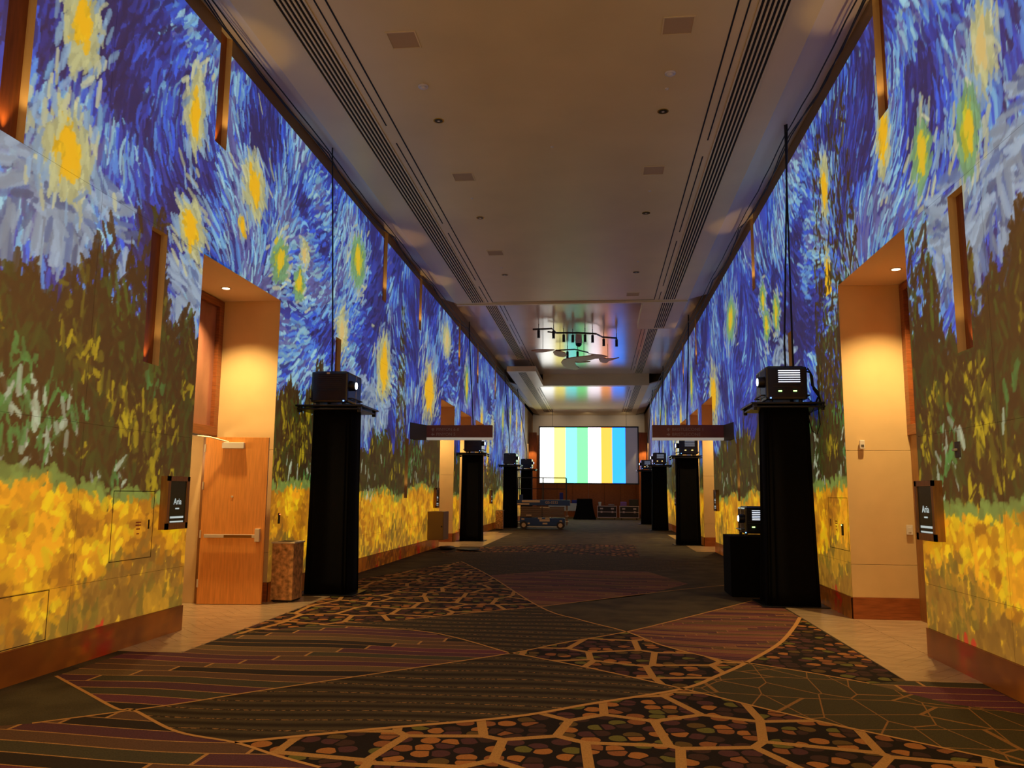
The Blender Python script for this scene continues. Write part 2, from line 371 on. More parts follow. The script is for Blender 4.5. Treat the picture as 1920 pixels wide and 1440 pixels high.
for side, X, OP, SL in ((-1, XL, OPL, SLL), (1, XR, OPR, SLR)):
    wn = 'wall_left' if side < 0 else 'wall_right'
    holes = [(a, b_, -.1, OPEN_TOP) for a, b_ in OP]+SL
    s = side
    bm = bmesh.new()
    rect_wall(bm, X+s*.02, -3, 53.2, 0, TOP, holes, side)                       # backing behind the panel joints
    wall = struct(wn, bm, backing)
    for a, b_ in zip(PY, PY[1:]):
        for c, d in zip(PZ, PZ[1:]):
            pic_mesh('wall_panel', X, side, steps(a, b_, .016, 1), zsteps(c, d, a), holes, pic_m, wall)
    # baseboard with the picture's lower edge falling on it
    bb = struct('baseboard_left' if s < 0 else 'baseboard_right')
    segs = [-3]+[v for o_ in OP for v in o_]+[53.2]
    for a, b_ in zip(segs[::2], segs[1::2]):
        pic_mesh('board_face', X-s*.018, side, steps(a, b_, .03, 1), np.linspace(0, .285, 14), [], picw_m, bb)
        put('board_cap', B(*sorted((X-s*.019, X+s*.02)), a, b_, .283, .289), woodh_m, bb)
    # brown cornice strip above the picture
    bm = bmesh.new(); rect_wall(bm, X, -3, 60, TOP, 8.1, SL, side)
    struct('trim_1' if s < 0 else 'trim_2', bm, strip_m)
    # slots: wooden back, beige cheeks
    sl = struct('trim_3' if s < 0 else 'trim_4')
    for i, (a, b_, c, d) in enumerate(SL):
        D = X+s*.08; z1 = d if d < 7 else 8.1
        bm = bmesh.new(); p = [(D, a, c), (D, b_, c), (D, b_, z1), (D, a, z1)]; quad(bm, p if s < 0 else p[::-1])
        quad(bm, [(X, a, c), (X, b_, c), (D, b_, c), (D, a, c)])
        put('slot_back', bm, slotwood, sl)
        bm = bmesh.new()
        for yy in (a, b_): quad(bm, [(X, yy, c), (D, yy, c), (D, yy, z1), (X, yy, z1)])
        if d < 7: quad(bm, [(X, a, d), (X, b_, d), (D, b_, d), (D, a, d)])
        put('slot_cheek', bm, beige, sl)
        if a < 40: light('slot_uplight', 'SPOT', (X+s*.045, (a+b_)/2, c+.04), (15 if d > 7 else 5.5), (1, .62, .22), .02, aim=(X-s*(.2 if d > 7 else 0.02), (a+b_)/2, c+2), cone=1.1, blend=.5)
    # door niches
    for i, (a, b_) in enumerate(OP):
        D = X+s*NICHE[s]; near = i == 0
        nz_ = struct(('door_%d' % (i*2+(1 if s < 0 else 2))))
        # cheeks in three panels with joints
        for (yy, sg) in ((b_, -1), (a, 1)):
            for (c, d) in ((.29, .72), (.724, 2.25), (2.254, OPEN_TOP)):
                put('jamb_panel', B(*sorted((X+s*.002, D)), *sorted((yy, yy-sg*.02)), c, d, bev=.003), beige, nz_)
            put('jamb_backing', B(*sorted((X+s*.004, D)), *sorted((yy-sg*.018, yy-sg*.04)), 0, OPEN_TOP), backing, nz_)
            put('jamb_baseboard', B(*sorted((X+s*.001, D)), *sorted((yy+sg*.012, yy-sg*.018)), 0, .288, bev=.003), woodh_m, nz_)
        put('soffit', B(*sorted((X, D)), a, b_, OPEN_TOP, OPEN_TOP+.03), soffit_m, nz_)
        put('soffit_backing', B(*sorted((X+s*.01, D)), a-.04, b_+.04, OPEN_TOP+.032, OPEN_TOP+.06), backing, nz_)
        # back wall: frame, transom panel, door leaves
        ym = (a+b_)/2
        put('door_frame', B(*sorted((D-s*.05, D)), a+.001, a+.22, 0, 2.5, bev=.004), darkwood, nz_)
        put('door_frame', B(*sorted((D-s*.05, D)), b_-.27, b_-.001, 0, 2.5, bev=.004), darkwood, nz_)
        put('transom_rail', B(*sorted((D-s*.08, D)), a+.001, b_-.001, 2.46, 2.6, bev=.004), wood_m, nz_)
        put('transom_rail', B(*sorted((D-s*.08, D)), a+.001, b_-.001, 4.45, 4.56, bev=.004), wood_m, nz_)
        put('transom_stile', B(*sorted((D-s*.08, D)), b_-.14, b_-.001, 2.6, 4.45, bev=.004), wood_m, nz_)
        put('transom_stile', B(*sorted((D-s*.08, D)), a+.001, a+.14, 2.6, 4.45, bev=.004), wood_m, nz_)
        put('transom_panel', B(*sorted((D-s*.02, D)), a+.14, b_-.14, 2.6, 4.45), mat('transom_gloss', lin(150, 98, 78), .12, var=.3, vscale=2.5, stretch=(1, 1, .4)) if near and s < 0 else wood_m, nz_)
        y1 = b_-.27; y0 = a+.22
        leafs = [(y0, (y0+y1)/2-.002)]+([] if (near and s < 0) else [((y0+y1)/2+.002, y1)])
        for (p0, p1) in leafs:
            lf = put('door_leaf', B(*sorted((D-s*.02, D+s*.025)), p0, p1, .01, 2.458, bev=.003), door_wood, nz_)
            put('push_bar', tube(bmesh.new(), [(D-s*.06, p0+.12, 1.), (D-s*.06, p1-.12, 1.)], .018), steel, lf)
        if near and s < 0:
            put('room_beyond', B(D-.9, D-.88, y0, y1, 0, 2.46), beige, nz_)
            put('room_beyond', B(D-.9, D-.001, b_-.262, b_-.24, 0, 2.46), beige, nz_)
            light('room_fill', 'POINT', (D-.45, (y0+y1)/2, 2.2), 22, WARM, .1); put('room_beyond_floor', B(D-.9, D, y0, y1, -.02, .002), stone_m, nz_)  # point light added to warm the strip visible past the open leaf
        # recessed downlight
        lx = X+s*.5; ly = a+(b_-a)*.67
        fx = tag(put('recessed_downlight', cyl(cyl(bmesh.new(), (lx, ly, OPEN_TOP-.008), .075, .008), (lx, ly, OPEN_TOP-.010), .052, .003, mi=1), [steel, down_glow]),
                 '', 'light', 'door alcove downlights')
        fx['label'] = 'lit recessed downlight in the soffit of the %s alcove on the %s wall' % (('nearest', 'second', 'third', 'fourth')[i], 'left' if s < 0 else 'right')
        light('alcove_lamp', 'SPOT', (lx, ly, OPEN_TOP-.02), 520 if near else 430, (1, .71, .32), .05, aim=(lx-s*.06, ly+.02, 0), cone=1.85, blend=.8)
    # piers past the end of the picture
    put('end_pier', B(*sorted((X, X+s*.5)), 53.2, 60, 0, 8.1), strip_m, wall)
    put('end_pier_base', B(*sorted((X-s*.015, X)), 53.2, 60, 0, .29), woodh_m, wall)
del IMG
# ------------------------------------------------------------------ floor and carpet
def fl(px, py, z=0.):
    r = ray(px, py); t = (z-EYE)/r.z; return (r.x*t, r.y*t)
def nodes_mat(name, rough=.9):
    m = bpy.data.materials.new(name); m.use_nodes = True; nt = m.node_tree; b = nt.nodes['Principled BSDF']
    b.inputs['Roughness'].default_value = rough; b.inputs['Specular IOR Level'].default_value = .15
    tc = nt.nodes.new('ShaderNodeTexCoord'); return m, nt, b, tc
def math_n(nt, op, a, b_=None):
    n = nt.nodes.new('ShaderNodeMath'); n.operation = op
    for i, v in enumerate((a, b_)):
        if v is None: continue
        if isinstance(v, (int, float)): n.inputs[i].default_value = v
        else: nt.links.new(v, n.inputs[i])
    return n.outputs[0]
def ramp(nt, fac, stops, const=False):
    r = nt.nodes.new('ShaderNodeValToRGB'); cr = r.color_ramp
    if const: cr.interpolation = 'CONSTANT'
    while len(cr.elements) < len(stops): cr.elements.new(.5)
    for e, (p, c) in zip(cr.elements, stops): e.position = p; e.color = (*lin(*c), 1)
    nt.links.new(fac, r.inputs[0]); return r.outputs[0]
def mixc(nt, fac, a, b_):
    n = nt.nodes.new('ShaderNodeMix'); n.data_type = 'RGBA'
    if isinstance(fac, (int, float)): n.inputs[0].default_value = fac
    else: nt.links.new(fac, n.inputs[0])
    for i, v in ((6, a), (7, b_)):
        if isinstance(v, tuple): n.inputs[i].default_value = (*lin(*v), 1)
        else: nt.links.new(v, n.inputs[i])
    return n.outputs[2]
def pile(nt, b, tc, col, k=.35):
    n = nt.nodes.new('ShaderNodeTexNoise'); n.inputs['Scale'].default_value = 90; n.inputs['Detail'].default_value = 2; nt.links.new(tc.outputs['Object'], n.inputs['Vector'])
    d = mixc(nt, math_n(nt, 'MULTIPLY', math_n(nt, 'SUBTRACT', n.outputs['Fac'], .35), k*3), col, (24, 16, 8))
    nt.links.new(d, b.inputs['Base Color'])
    bp = nt.nodes.new('ShaderNodeBump'); bp.inputs['Strength'].default_value = .35; bp.inputs['Distance'].default_value = .004
    nt.links.new(n.outputs['Fac'], bp.inputs['Height']); nt.links.new(bp.outputs[0], b.inputs['Normal'])
TAN = (196, 142, 78)
def carpet_stripe(name, tilt=0., w_=.2, step=.9, line=.07, soft=False, tones=((96, 58, 62), (106, 76, 54), (80, 72, 50), (54, 44, 34), (112, 60, 68), (118, 92, 58))):
    m, nt, b, tc = nodes_mat(name); sx = nt.nodes.new('ShaderNodeSeparateXYZ'); nt.links.new(tc.outputs['Object'], sx.inputs[0])
    wv = nt.nodes.new('ShaderNodeTexNoise'); wv.inputs['Scale'].default_value = .6; wv.inputs['Detail'].default_value = 0; nt.links.new(tc.outputs['Object'], wv.inputs['Vector'])
    v = math_n(nt, 'ADD', sx.outputs['Y'], math_n(nt, 'MULTIPLY', sx.outputs['X'], tilt))
    v = math_n(nt, 'ADD', v, math_n(nt, 'MULTIPLY', wv.outputs['Fac'], .35))
    v = math_n(nt, 'DIVIDE', v, w_); fr = math_n(nt, 'FRACT', v); idx = math_n(nt, 'FLOOR', v)
    uu_ = math_n(nt, 'DIVIDE', math_n(nt, 'ADD', sx.outputs['X'], math_n(nt, 'MULTIPLY', idx, -.27*step)), step*2.3)
    cell = math_n(nt, 'FLOOR', uu_)
    wn = nt.nodes.new('ShaderNodeTexWhiteNoise'); wn.noise_dimensions = '2D'
    cb = nt.nodes.new('ShaderNodeCombineXYZ'); nt.links.new(idx, cb.inputs[0]); nt.links.new(cell, cb.inputs[1]); nt.links.new(cb.outputs[0], wn.inputs['Vector'])
    col = ramp(nt, wn.outputs['Value'], [(i/len(tones), t) for i, t in enumerate(tones)], const=True)
    lm = math_n(nt, 'MAXIMUM', math_n(nt, 'LESS_THAN', fr, line), math_n(nt, 'LESS_THAN', math_n(nt, 'FRACT', uu_), .013))
    if soft: lm = math_n(nt, 'MULTIPLY', lm, .45)
    pile(nt, b, tc, mixc(nt, lm, col, TAN)); return m
def voro(nt, tc, scale, feat, rnd=1., stretch=(1, 1, 1)):
    mp = nt.nodes.new('ShaderNodeMapping'); mp.inputs['Scale'].default_value = stretch; nt.links.new(tc.outputs['Object'], mp.inputs[0])
    v = nt.nodes.new('ShaderNodeTexVoronoi'); v.voronoi_dimensions = '2D'; v.feature = feat; v.inputs['Scale'].default_value = scale; v.inputs['Randomness'].default_value = rnd
    nt.links.new(mp.outputs[0], v.inputs['Vector']); return v
def carpet_pebble(name, lattice=True, bright=1.):
    m, nt, b, tc = nodes_mat(name)
    pe = voro(nt, tc, 6.6, 'F1', .85); se = nt.nodes.new('ShaderNodeSeparateColor'); nt.links.new(pe.outputs['Color'], se.inputs[0])
    col = ramp(nt, se.outputs[0], [(0, (70, 46, 34)), (.3, (88, 52, 48)), (.5, (104, 78, 36)), (.62, (176, 112, 54)), (.8, (150, 92, 50)), (.9, (112, 104, 44))], const=True)
    inside = math_n(nt, 'LESS_THAN', pe.outputs['Distance'], .44)
    ed = voro(nt, tc, 6.6, 'DISTANCE_TO_EDGE', .85); inside = math_n(nt, 'MULTIPLY', inside, math_n(nt, 'GREATER_THAN', ed.outputs['Distance'], .06))
    c = mixc(nt, inside, (34, 24, 14), col)
    if lattice:
        la = voro(nt, tc, 1.55, 'DISTANCE_TO_EDGE', .55)
        c = mixc(nt, math_n(nt, 'LESS_THAN', la.outputs['Distance'], .052), c, (190, 138, 72))
    pile(nt, b, tc, c, .25); return m
def carpet_wavy(name, gold=True):
    m, nt, b, tc = nodes_mat(name)
    wv = nt.nodes.new('ShaderNodeTexWave'); wv.bands_direction = 'Y'; wv.inputs['Scale'].default_value = 1.1; wv.inputs['Distortion'].default_value = 7; wv.inputs['Detail'].default_value = 1; wv.inputs['Detail Scale'].default_value = .35
    nt.links.new(tc.outputs['Object'], wv.inputs['Vector'])
    col = ramp(nt, wv.outputs['Fac'], [(0, (50, 38, 22)), (.4, (78, 64, 40)), (.85, (88, 74, 48)), (1, (58, 44, 26))])
    if gold:
        n = nt.nodes.new('ShaderNodeTexNoise'); n.inputs['Scale'].default_value = 26; nt.links.new(tc.outputs['Object'], n.inputs['Vector'])
        k = math_n(nt, 'MULTIPLY', math_n(nt, 'GREATER_THAN', wv.outputs['Fac'], .985), math_n(nt, 'GREATER_THAN', n.outputs['Fac'], .5))
        col = mixc(nt, math_n(nt, 'MULTIPLY', k, .7), col, TAN)
    pile(nt, b, tc, col); return m
def carpet_leaf(name):
    m, nt, b, tc = nodes_mat(name)
    a = voro(nt, tc, 1.5, 'DISTANCE_TO_EDGE', 1, (.5, 1.3, 1)); c = voro(nt, tc, 2.3, 'DISTANCE_TO_EDGE', 1, (1.2, .5, 1))
    l = math_n(nt, 'MAXIMUM', math_n(nt, 'LESS_THAN', a.outputs['Distance'], .014), math_n(nt, 'LESS_THAN', c.outputs['Distance'], .014))
    pile(nt, b, tc, mixc(nt, l, (78, 68, 40), (160, 112, 58))); return m
def carpet_plain(name, c1=(84, 70, 46), c2=(60, 50, 32)):
    m, nt, b, tc = nodes_mat(name); n = nt.nodes.new('ShaderNodeTexNoise'); n.inputs['Scale'].default_value = 2.; nt.links.new(tc.outputs['Object'], n.inputs['Vector'])
    pile(nt, b, tc, ramp(nt, n.outputs['Fac'], [(.35, c1), (.65, c2)])); return m
cm = [carpet_plain('carpet_plain', (92, 78, 52), (68, 56, 38)), carpet_stripe('carpet_stripes', .0, .21), carpet_pebble('carpet_lattice'), carpet_wavy('carpet_waves'), carpet_leaf('carpet_leaf_lines'),
      carpet_pebble('carpet_pebbles', False), carpet_stripe('carpet_fine_stripes', .1, .1, .5, .12, True, ((120, 66, 62), (134, 84, 62), (104, 76, 50), (90, 50, 58), (140, 96, 60))),
      mat('carpet_line', lin(*TAN), .9, spec=.1), grout_m, carpet_plain('carpet_green', (92, 82, 56), (70, 60, 40))]
bm = bmesh.new()
quad(bm, [(-7, -3, 0), (5.5, -3, 0), (5.5, 62, 0), (-7, 62, 0)])
L1 = [(105, 1268), (160, 1298), (220, 1330)]; L1b = [(250, 1332), (330, 1372), (440, 1393)]; L1c = [(440, 1393), (520, 1418), (600, 1440)]
L2a = [(60, 1357), (250, 1332)]; L2b = [(250, 1332), (350, 1318), (480, 1297), (750, 1257), (960, 1225)]; L2c = [(960, 1225), (1060, 1205), (1175, 1185)]; L2d = [(1175, 1185), (1280, 1160), (1410, 1127)]
L3a = [(440, 1393), (700, 1368), (960, 1345), (1110, 1320), (1280, 1292)]; L3b = [(1280, 1292), (1345, 1268), (1400, 1243)]; L3c = [(1400, 1243), (1460, 1208), (1488, 1178), (1500, 1158)]
L4a = [(600, 1172), (800, 1185), (950, 1223)]; L4b = [(960, 1225), (1100, 1252), (1280, 1292)]; L4c = [(1280, 1292), (1500, 1345), (1800, 1410), (1920, 1436)]
L5a = [(865, 1053), (917, 1079), (1012, 1138)]; L5b = [(1012, 1138), (1090, 1163), (1175, 1185)]; L5c = [(1175, 1185), (1240, 1210), (1340, 1235), (1400, 1243)]
L6 = [(760, 1162), (880, 1150), (1012, 1138)]; L6b = [(1012, 1138), (1257, 1108), (1365, 1097)]
L7 = [(1400, 1243), (1520, 1262), (1630, 1282)]
regs = [
 (1, [(105, 1268), (340, 1190), (425, 1192)]+L4a+L2b[::-1]+[(230, 1330)]+L1[::-1][:2]),
 (9, [(-60, 1330), (105, 1268)]+L1+L2a[::-1]+[(-60, 1366)]),
 (1, [(-60, 1366)]+L2a+L1b+L1c+[(700, 1470), (-100, 1470)]),
 (3, L2b+L4b[1:]+L3a[::-1][1:]+L1b[::-1][1:-1]),
 (2, L3a+L4c[1:]+[(2000, 1470), (700, 1470)]+L1c[::-1][:-1]),
 (2, L2c+L5c[1:]+L3b[::-1][1:]+L4b[::-1][1:-1]),
 (6, L2d+[(1445, 1127), (1500, 1158)]+L3c[::-1][1:]+L5c[::-1][1:-1]),
 (5, L3c+[(1600, 1220), (1700, 1277)]+[(1630, 1282)]+L7[::-1][1:-1]),
 (4, L3b+L7[1:]+[(1780, 1320), (2000, 1345), (2000, 1460)]+L4c[::-1][:-1]),
 (1, [(1630, 1282), (1700, 1277), (1850, 1280), (2000, 1330), (2000, 1345), (1780, 1320)]),
 (3, L4a+L2c[0:]+L5b[::-1][1:]+L6[::-1][1:]),
 (2, [(425, 1192), (600, 1125), (680, 1085), (865, 1053)]+L5a[1:]+L6[::-1][1:]+[(600, 1172)]),
 (0, L5b+L2d[1:]+L6b[::-1][:-1]),
 (6, L5a[1:]+[(1200, 1117), (1290, 1095), (1215, 1072), (1060, 1068)]),
 (3, [(865, 1053), (917, 1079), (1060, 1068), (1215, 1072), (1330, 1060), (1200, 1045), (1000, 1035), (820, 1036)]),
 (5, [(820, 1036), (1000, 1035), (1200, 1045), (1190, 1022), (1080, 1020), (900, 1026)]),
 (9, [(1200, 1045), (1330, 1050), (1300, 1030), (1235, 1003), (1195, 1022)]),
]
for mi, poly in regs:
    pts = [fl(*p) for p in poly]; out = []
    for p in pts:
        if not out or (Vector(p)-Vector(out[-1])).length > .01: out.append(p)
    try: quad(bm, [(max(XL+.03, min(XR-.03, x)), y, .002) for x, y in out], mi)
    except ValueError: pass
for f in bm.faces:
    f.normal_update()
    if f.normal.z < 0: f.normal_flip()
bmesh.ops.triangulate(bm, faces=[f for f in bm.faces if len(f.verts) > 4])
def ribbon(pts, w_=.028):
    p = [Vector(fl(*q)) for q in pts]; d = []
    # smooth
    fine = []
    for i in range(len(p)-1):
        a, b_, c, e = p[max(i-1, 0)], p[i], p[i+1], p[min(i+2, len(p)-1)]
        for k in range(6):
            t = k/6; fine.append(.5*((2*b_)+(c-a)*t+(2*a-5*b_+4*c-e)*t*t+(3*b_-a-3*c+e)*t**3))
    fine.append(p[-1])
    L_, R_ = [], []
    for i, q in enumerate(fine):
        t = (fine[min(i+1, len(fine)-1)]-fine[max(i-1, 0)]); t = t.normalized() if t.length > 0 else Vector((1, 0)); n = Vector((-t.y, t.x))*w_/2
        L_.append(bm.verts.new((q.x+n.x, q.y+n.y, .004))); R_.append(bm.verts.new((q.x-n.x, q.y-n.y, .004)))
    for i in range(len(fine)-1): bm.faces.new((R_[i], R_[i+1], L_[i+1], L_[i])).material_index = 7
for l in (L1+L1b[0:]+L1c[1:], L2a+L2b[1:]+L2c[1:]+L2d[1:], L3a+L3b[1:]+L3c[1:], L4a+L4b+L4c[1:], L5a+L5b[1:]+L5c[1:], L6, L6b, [(1400, 1243), (1520, 1262), (1630, 1282)]):
    ribbon(l, .05 if l[0] == (440, 1393) else .03)
bmf = bm
# stone aprons of the near alcoves: grout bed plus herringbone tiles
AP = [(-5.89, 9.28, 11.75, -4.905), ]
def clip_poly(poly, rect):
    for ax, lim, sg in ((0, rect[0], 1), (0, rect[1], -1), (1, rect[2], 1), (1, rect[3], -1)):
        out = []
        for i in range(len(poly)):
            a, b_ = poly[i-1], poly[i]; ia = sg*(a[ax]-lim) >= 0; ib = sg*(b_[ax]-lim) >= 0
            if ia != ib:
                t = (lim-a[ax])/(b_[ax]-a[ax]); out.append((a[0]+t*(b_[0]-a[0]), a[1]+t*(b_[1]-a[1])))
            if ib: out.append(b_)
        poly = out
        if not poly: return []
    return poly
floor = None
rects = [(-5.88, -4.905, 9.29, 11.74), (-4.905, -4.2, 8.0, 12.55), (3.368, 4.26, 8.98, 11.46), (2.7, 3.368, 7.76, 12.6)]
for r in rects: quad(bmf, [(r[0], r[2], .003), (r[1], r[2], .003), (r[1], r[3], .003), (r[0], r[3], .003)], 8)
floor = struct('floor', bmf, cm)
random.seed(4); tile_meshes = {}
def herring(r):
    W, L_ = .15, .6; k = 4; cs = math.cos(PI/4)
    for i in range(-60, 60):
        for j in range(-60, 60):
            # classic herringbone lattice: steps (W, W) and (L+W? ) built from pairs
            for orient in (0, 1):
                bx = i*W + j*L_*1.0; by = i*W - j*L_*1.0
                if orient == 0: q = [(bx, by), (bx+L_, by), (bx+L_, by+W), (bx, by+W)]
                else: q = [(bx+L_, by+W-L_), (bx+L_+W, by+W-L_), (bx+L_+W, by+W), (bx+L_, by+W)]
                qq = []
                g = .002; cx_ = sum(p[0] for p in q)/4; cy_ = sum(p[1] for p in q)/4
                for (x, y) in q:
                    x += g if x < cx_ else -g; y += g if y < cy_ else -g
                    qq.append((x*cs-y*cs+(r[0]+r[1])/2, x*cs+y*cs+(r[2]+r[3])/2))
                c = clip_poly(qq, (r[0]+.002, r[1]-.002, r[2]+.002, r[3]-.002))
                if len(c) < 3: continue
                ar = abs(sum(c[n-1][0]*c[n][1]-c[n][0]*c[n-1][1] for n in range(len(c))))/2
                if ar < .0012: continue
                bm = bmesh.new(); top = [bm.verts.new((x, y, .007+random.uniform(-.0003, .0003))) for x, y in c]; bot = [bm.verts.new((x, y, .003)) for x, y in c]
                f = bm.faces.new(top)
                for n in range(len(c)): bm.faces.new((top[n-1], bot[n-1], bot[n], top[n]))
                bmesh.ops.recalc_face_normals(bm, faces=bm.faces)
                if f.normal.z < 0: bmesh.ops.reverse_faces(bm, faces=bm.faces)
                put('tile', bm, stone_m, floor)
for r in rects: herring(r)
# far stone strips in front of the far alcoves
for x0, x1, y0, y1 in ((XL-.98, -4.25, 24.6, 35), (2.8, XR+.89, 24.2, 34.2), (-4.25, -3.6, 24.9, 34), ):
    bm = bmesh.new(); yy = y0
    while yy < y1: box(bm, x0, x1, yy, min(yy+.6, y1)-.008, .0045, .008); yy += .6
    o = put('stone_strip', bm, stone_m, floor); o['kind'] = 'stuff'
# ------------------------------------------------------------------ ceiling
ce = struct('ceiling', B(-6.2, 4.7, -3, 62, 8.3, 8.4), backing)
EX0, EX1 = -4.4, 2.72
def slab(name, x0, x1, y0, y1, z, m=ceil_m, t=.25): return put(name, B(x0, x1, y0, y1, z, z+t), m, ce)
slab('soffit', EX0, EX1, -3, 24.3, HC); slab('soffit', 1.4, EX1, 24.3, 28.5, HC); slab('soffit', EX0, -3., 38.2, 43.3, HC)
slab('soffit', EX0, EX1, 43.3, 60, HC)
for y0, y1 in ((-3, 24.3), (43.3, 60)):
    for xw, xe in ((XL-.12, EX0), (XR+.12, EX1)):      # shallow sloping cove between wall head and soffit edge
        bm = bmesh.new(); q = [(xw, y0, 7.74), (xe, y0, 7.53), (xe, y1, 7.53), (xw, y1, 7.74)]
        lo = [bm.verts.new(p) for p in q]; hi = [bm.verts.new((p[0], p[1], p[2]+.05)) for p in q]
        bm.faces.new(lo); bm.faces.new(hi[::-1])
        for k in range(4): bm.faces.new((lo[k-1], hi[k-1], hi[k], lo[k]))
        bmesh.ops.recalc_face_normals(bm, faces=bm.faces); put('cove', bm, cove_m, ce)
slab('raised_bay', XL, XR, 24.3, 43.3, 8.1, gloss_m, .15)
put('bay_gloss_panel', B(-3.2, 1.65, 43.9, 57, HC-.006, HC), gloss_m, ce)
put('bay_face', B(-3., EX1, 43.28, 43.3, HC-.03, 8.1), ceil_m, ce)
put('bay_edge', B(EX0, EX1, 24.3, 24.42, HC-.03, HC+.26), ceil_m, ce)
def slot_strips(xs, y0, y1, z, thin=True):
    for x0, x1 in xs:
        a, b_ = min(x0, x1), max(x0, x1)
        d = thing('linear_diffuser', '', 'vent', ((a+b_)/2, y0, z), 0, 'linear ceiling diffusers')
        d['label'] = 'slotted air diffuser along the %s ceiling edge, %s' % ('left' if x0 < CX else 'right', 'over the near hall' if y0 < 10 else 'short one just past the near hall' if y1 < 28.4 else 'in the raised middle bay' if y1 < 45 else 'over the far end')
        wd = (b_-a)/2
        put('plenum', B(-wd, wd, 0, y1-y0, -.004, -.0005), dark_slot, d)
        n = 6; p = 2*wd/n
        for k in range(n+1):
            c = -wd+k*p
            put('slat', B(c-p*.2, c+p*.2, 0, y1-y0, -.016, -.003), ceil_m, d)
slot_strips([(-3.88, -3.5), (2.33, 1.96)], -2, 24.1, HC); slot_strips([(1.96, 2.33)], 24.5, 28.3, HC)
slot_strips([(-3.88, -3.5)], 24.8, 38, 8.1); slot_strips([(1.96, 2.33)], 28.8, 43, 8.1); slot_strips([(-3.88, -3.5)], 38.6, 57.5, HC); slot_strips([(1.96, 2.33)], 43.6, 57.5, HC)
for sx in (-1, 1):
    xs = CX+sx*2.47; xt = CX+sx*2.61
    for y0, y1, z in ((-2, 24.1, HC), (25, 42, 8.1), (44, 57.5, HC-.006)):
        put('shadow_gap', B(xs-.012, xs+.012, y0, y1, z-.003, z), dark_slot, ce)
        y = y0+(.4 if sx < 0 else 1.4)
        while y < y1-.5:
            e = min(y+4.1, y1); put('shadow_gap', B(xt-.011, xt+.011, y, e, z-.003, z), dark_slot, ce); y += 4.75
# coffer lines across
put('shadow_gap', B(-3.24, 1.7, 24.08, 24.1, HC-.003, HC), dark_slot, ce)
# ceiling fixtures
speakers = []
for x, y in ((-2.51, 9.6), (1.03, 9.6), (-2.49, 14.2), (1.03, 14.2), (-2.5, 19.), (1.03, 23.4)):
    d = thing('ceiling_vent', 'square flush ceiling grille, %s of the ceiling, %s' % ('left side' if x < CX else 'right side', {9.6: 'nearest the camera', 14.2: 'second row', 19.: 'third row', 23.4: 'last before the first beam'}[y]), 'vent', (x, y, HC), 0, 'flush square ceiling grilles')
    bm = bmesh.new()
    for a in ((-.2, .2, -.2, -.18), (-.2, .2, .18, .2), (-.2, -.18, -.18, .18), (.18, .2, -.18, .18)): box(bm, *a, -.008, 0)
    put('frame', bm, ceil_m, d); put('face', B(-.18, .18, -.18, .18, -.002, 0), MATS.get('grille_face') or mat('grille_face', lin(190, 160, 114), .8), d)
for x, y in ((-2.51, 10.8), (1.03, 10.75)):
    d = thing('smoke_detector', 'small white smoke detector on the %s of the near ceiling' % ('left' if x < CX else 'right'), 'detector', (x, y, HC), 0, 'smoke detectors')
    put('base', cyl(bmesh.new(), (0, 0, -.02), .075, .02, n=24), white_m, d, True); put('head', cyl(bmesh.new(), (0, 0, -.05), .03, .03, n=20, r2=.05), white_m, d, True)
i = 0
for y in (11.9, 16.45, 21.):
    for x in (-2.5, 1.02):
        d = thing('unlit_downlight', '%s unlit brass recessed downlight on the %s of the near ceiling' % ({11.9: 'nearest', 16.45: 'middle', 21.: 'farthest'}[y], 'left' if x < CX else 'right'), 'light', (x, y, HC), 0, 'unlit recessed downlights')
        bm = bmesh.new(); cyl(bm, (0, 0, -.006), .085, .006, n=28); put('trim_ring', bm, brass, d)
        put('can', cyl(bmesh.new(), (0, 0, -.009), .066, .004, n=28), mat('can_dark', lin(50, 44, 18), .3, .7) if i == 0 else MATS['can_dark'], d); i = 1
        put('lamp', cyl(bmesh.new(), (0, 0, -.013), .022, .006, n=16), steel, d)
for x, y in ((-.76, 13.03), (1.02, 11.2), (1.02, 15.2), (-2.5, 15.3), (1.02, 20.), (-2.5, 20.3)):
    tag(put('sprinkler', cyl(cyl(bmesh.new(), (x, y, HC-.008), .03, .008, n=16), (x, y, HC-.022), .012, .015, n=12), white_m), 'tiny flush sprinkler head %s' % {13.03: 'alone in the middle of the near ceiling', 11.2: 'beside the nearest right downlight', 15.2: 'before the second right downlight', 15.3: 'before the second left downlight', 20.: 'before the third right downlight', 20.3: 'before the third left downlight'}[y], 'sprinkler', 'ceiling sprinklers')
# end wall
struct('wall_end', B(-6.2, 4.7, 60, 60.1, 0, 8.3), mat('end_wall_paint', lin(170, 158, 140), .7))
we = struct('trim_5')
x = -5.4; k = 0
while x < 3.9:
    for z0, z1 in ((.3, 2.9), (2.91, 6.0)): put('wood_panel', B(x+.005, x+1.15, 59.95, 59.99, z0, z1, bev=.004), wood_m, we)
    x += 1.16
for x0, x1 in ((-4.9, -4.35), (2.75, 3.36)):
    put('wood_panel', B(x0, x1, 56.6, 56.7, .3, 5.95, bev=.01), mat('lit_wood', lin(170, 92, 40), .4, var=.2, vscale=2, stretch=(6, 6, 1)) if x0 < 0 else MATS['lit_wood'], we)
put('end_baseboard', B(-6, 4.5, 59.93, 59.99, 0, .3), woodh_m, we)
struct('wall_back', B(-6.2, 4.7, -3.1, -3, 0, 8.3), beige)
for xx in (-3.4, -.8, 1.9): light('end_wall_fill', 'SPOT', (xx, 57.6, 7.35), 120, (1, .8, .58), .1, aim=(xx, 60, 6.2), cone=1.7, blend=1)  # unseen fill spots added to brighten the upper end wall
light('end_wall_fill', 'SPOT', (3.2, 55.8, 5.4), 260, WARM, .05, aim=(3.1, 56.6, 1), cone=1.3)
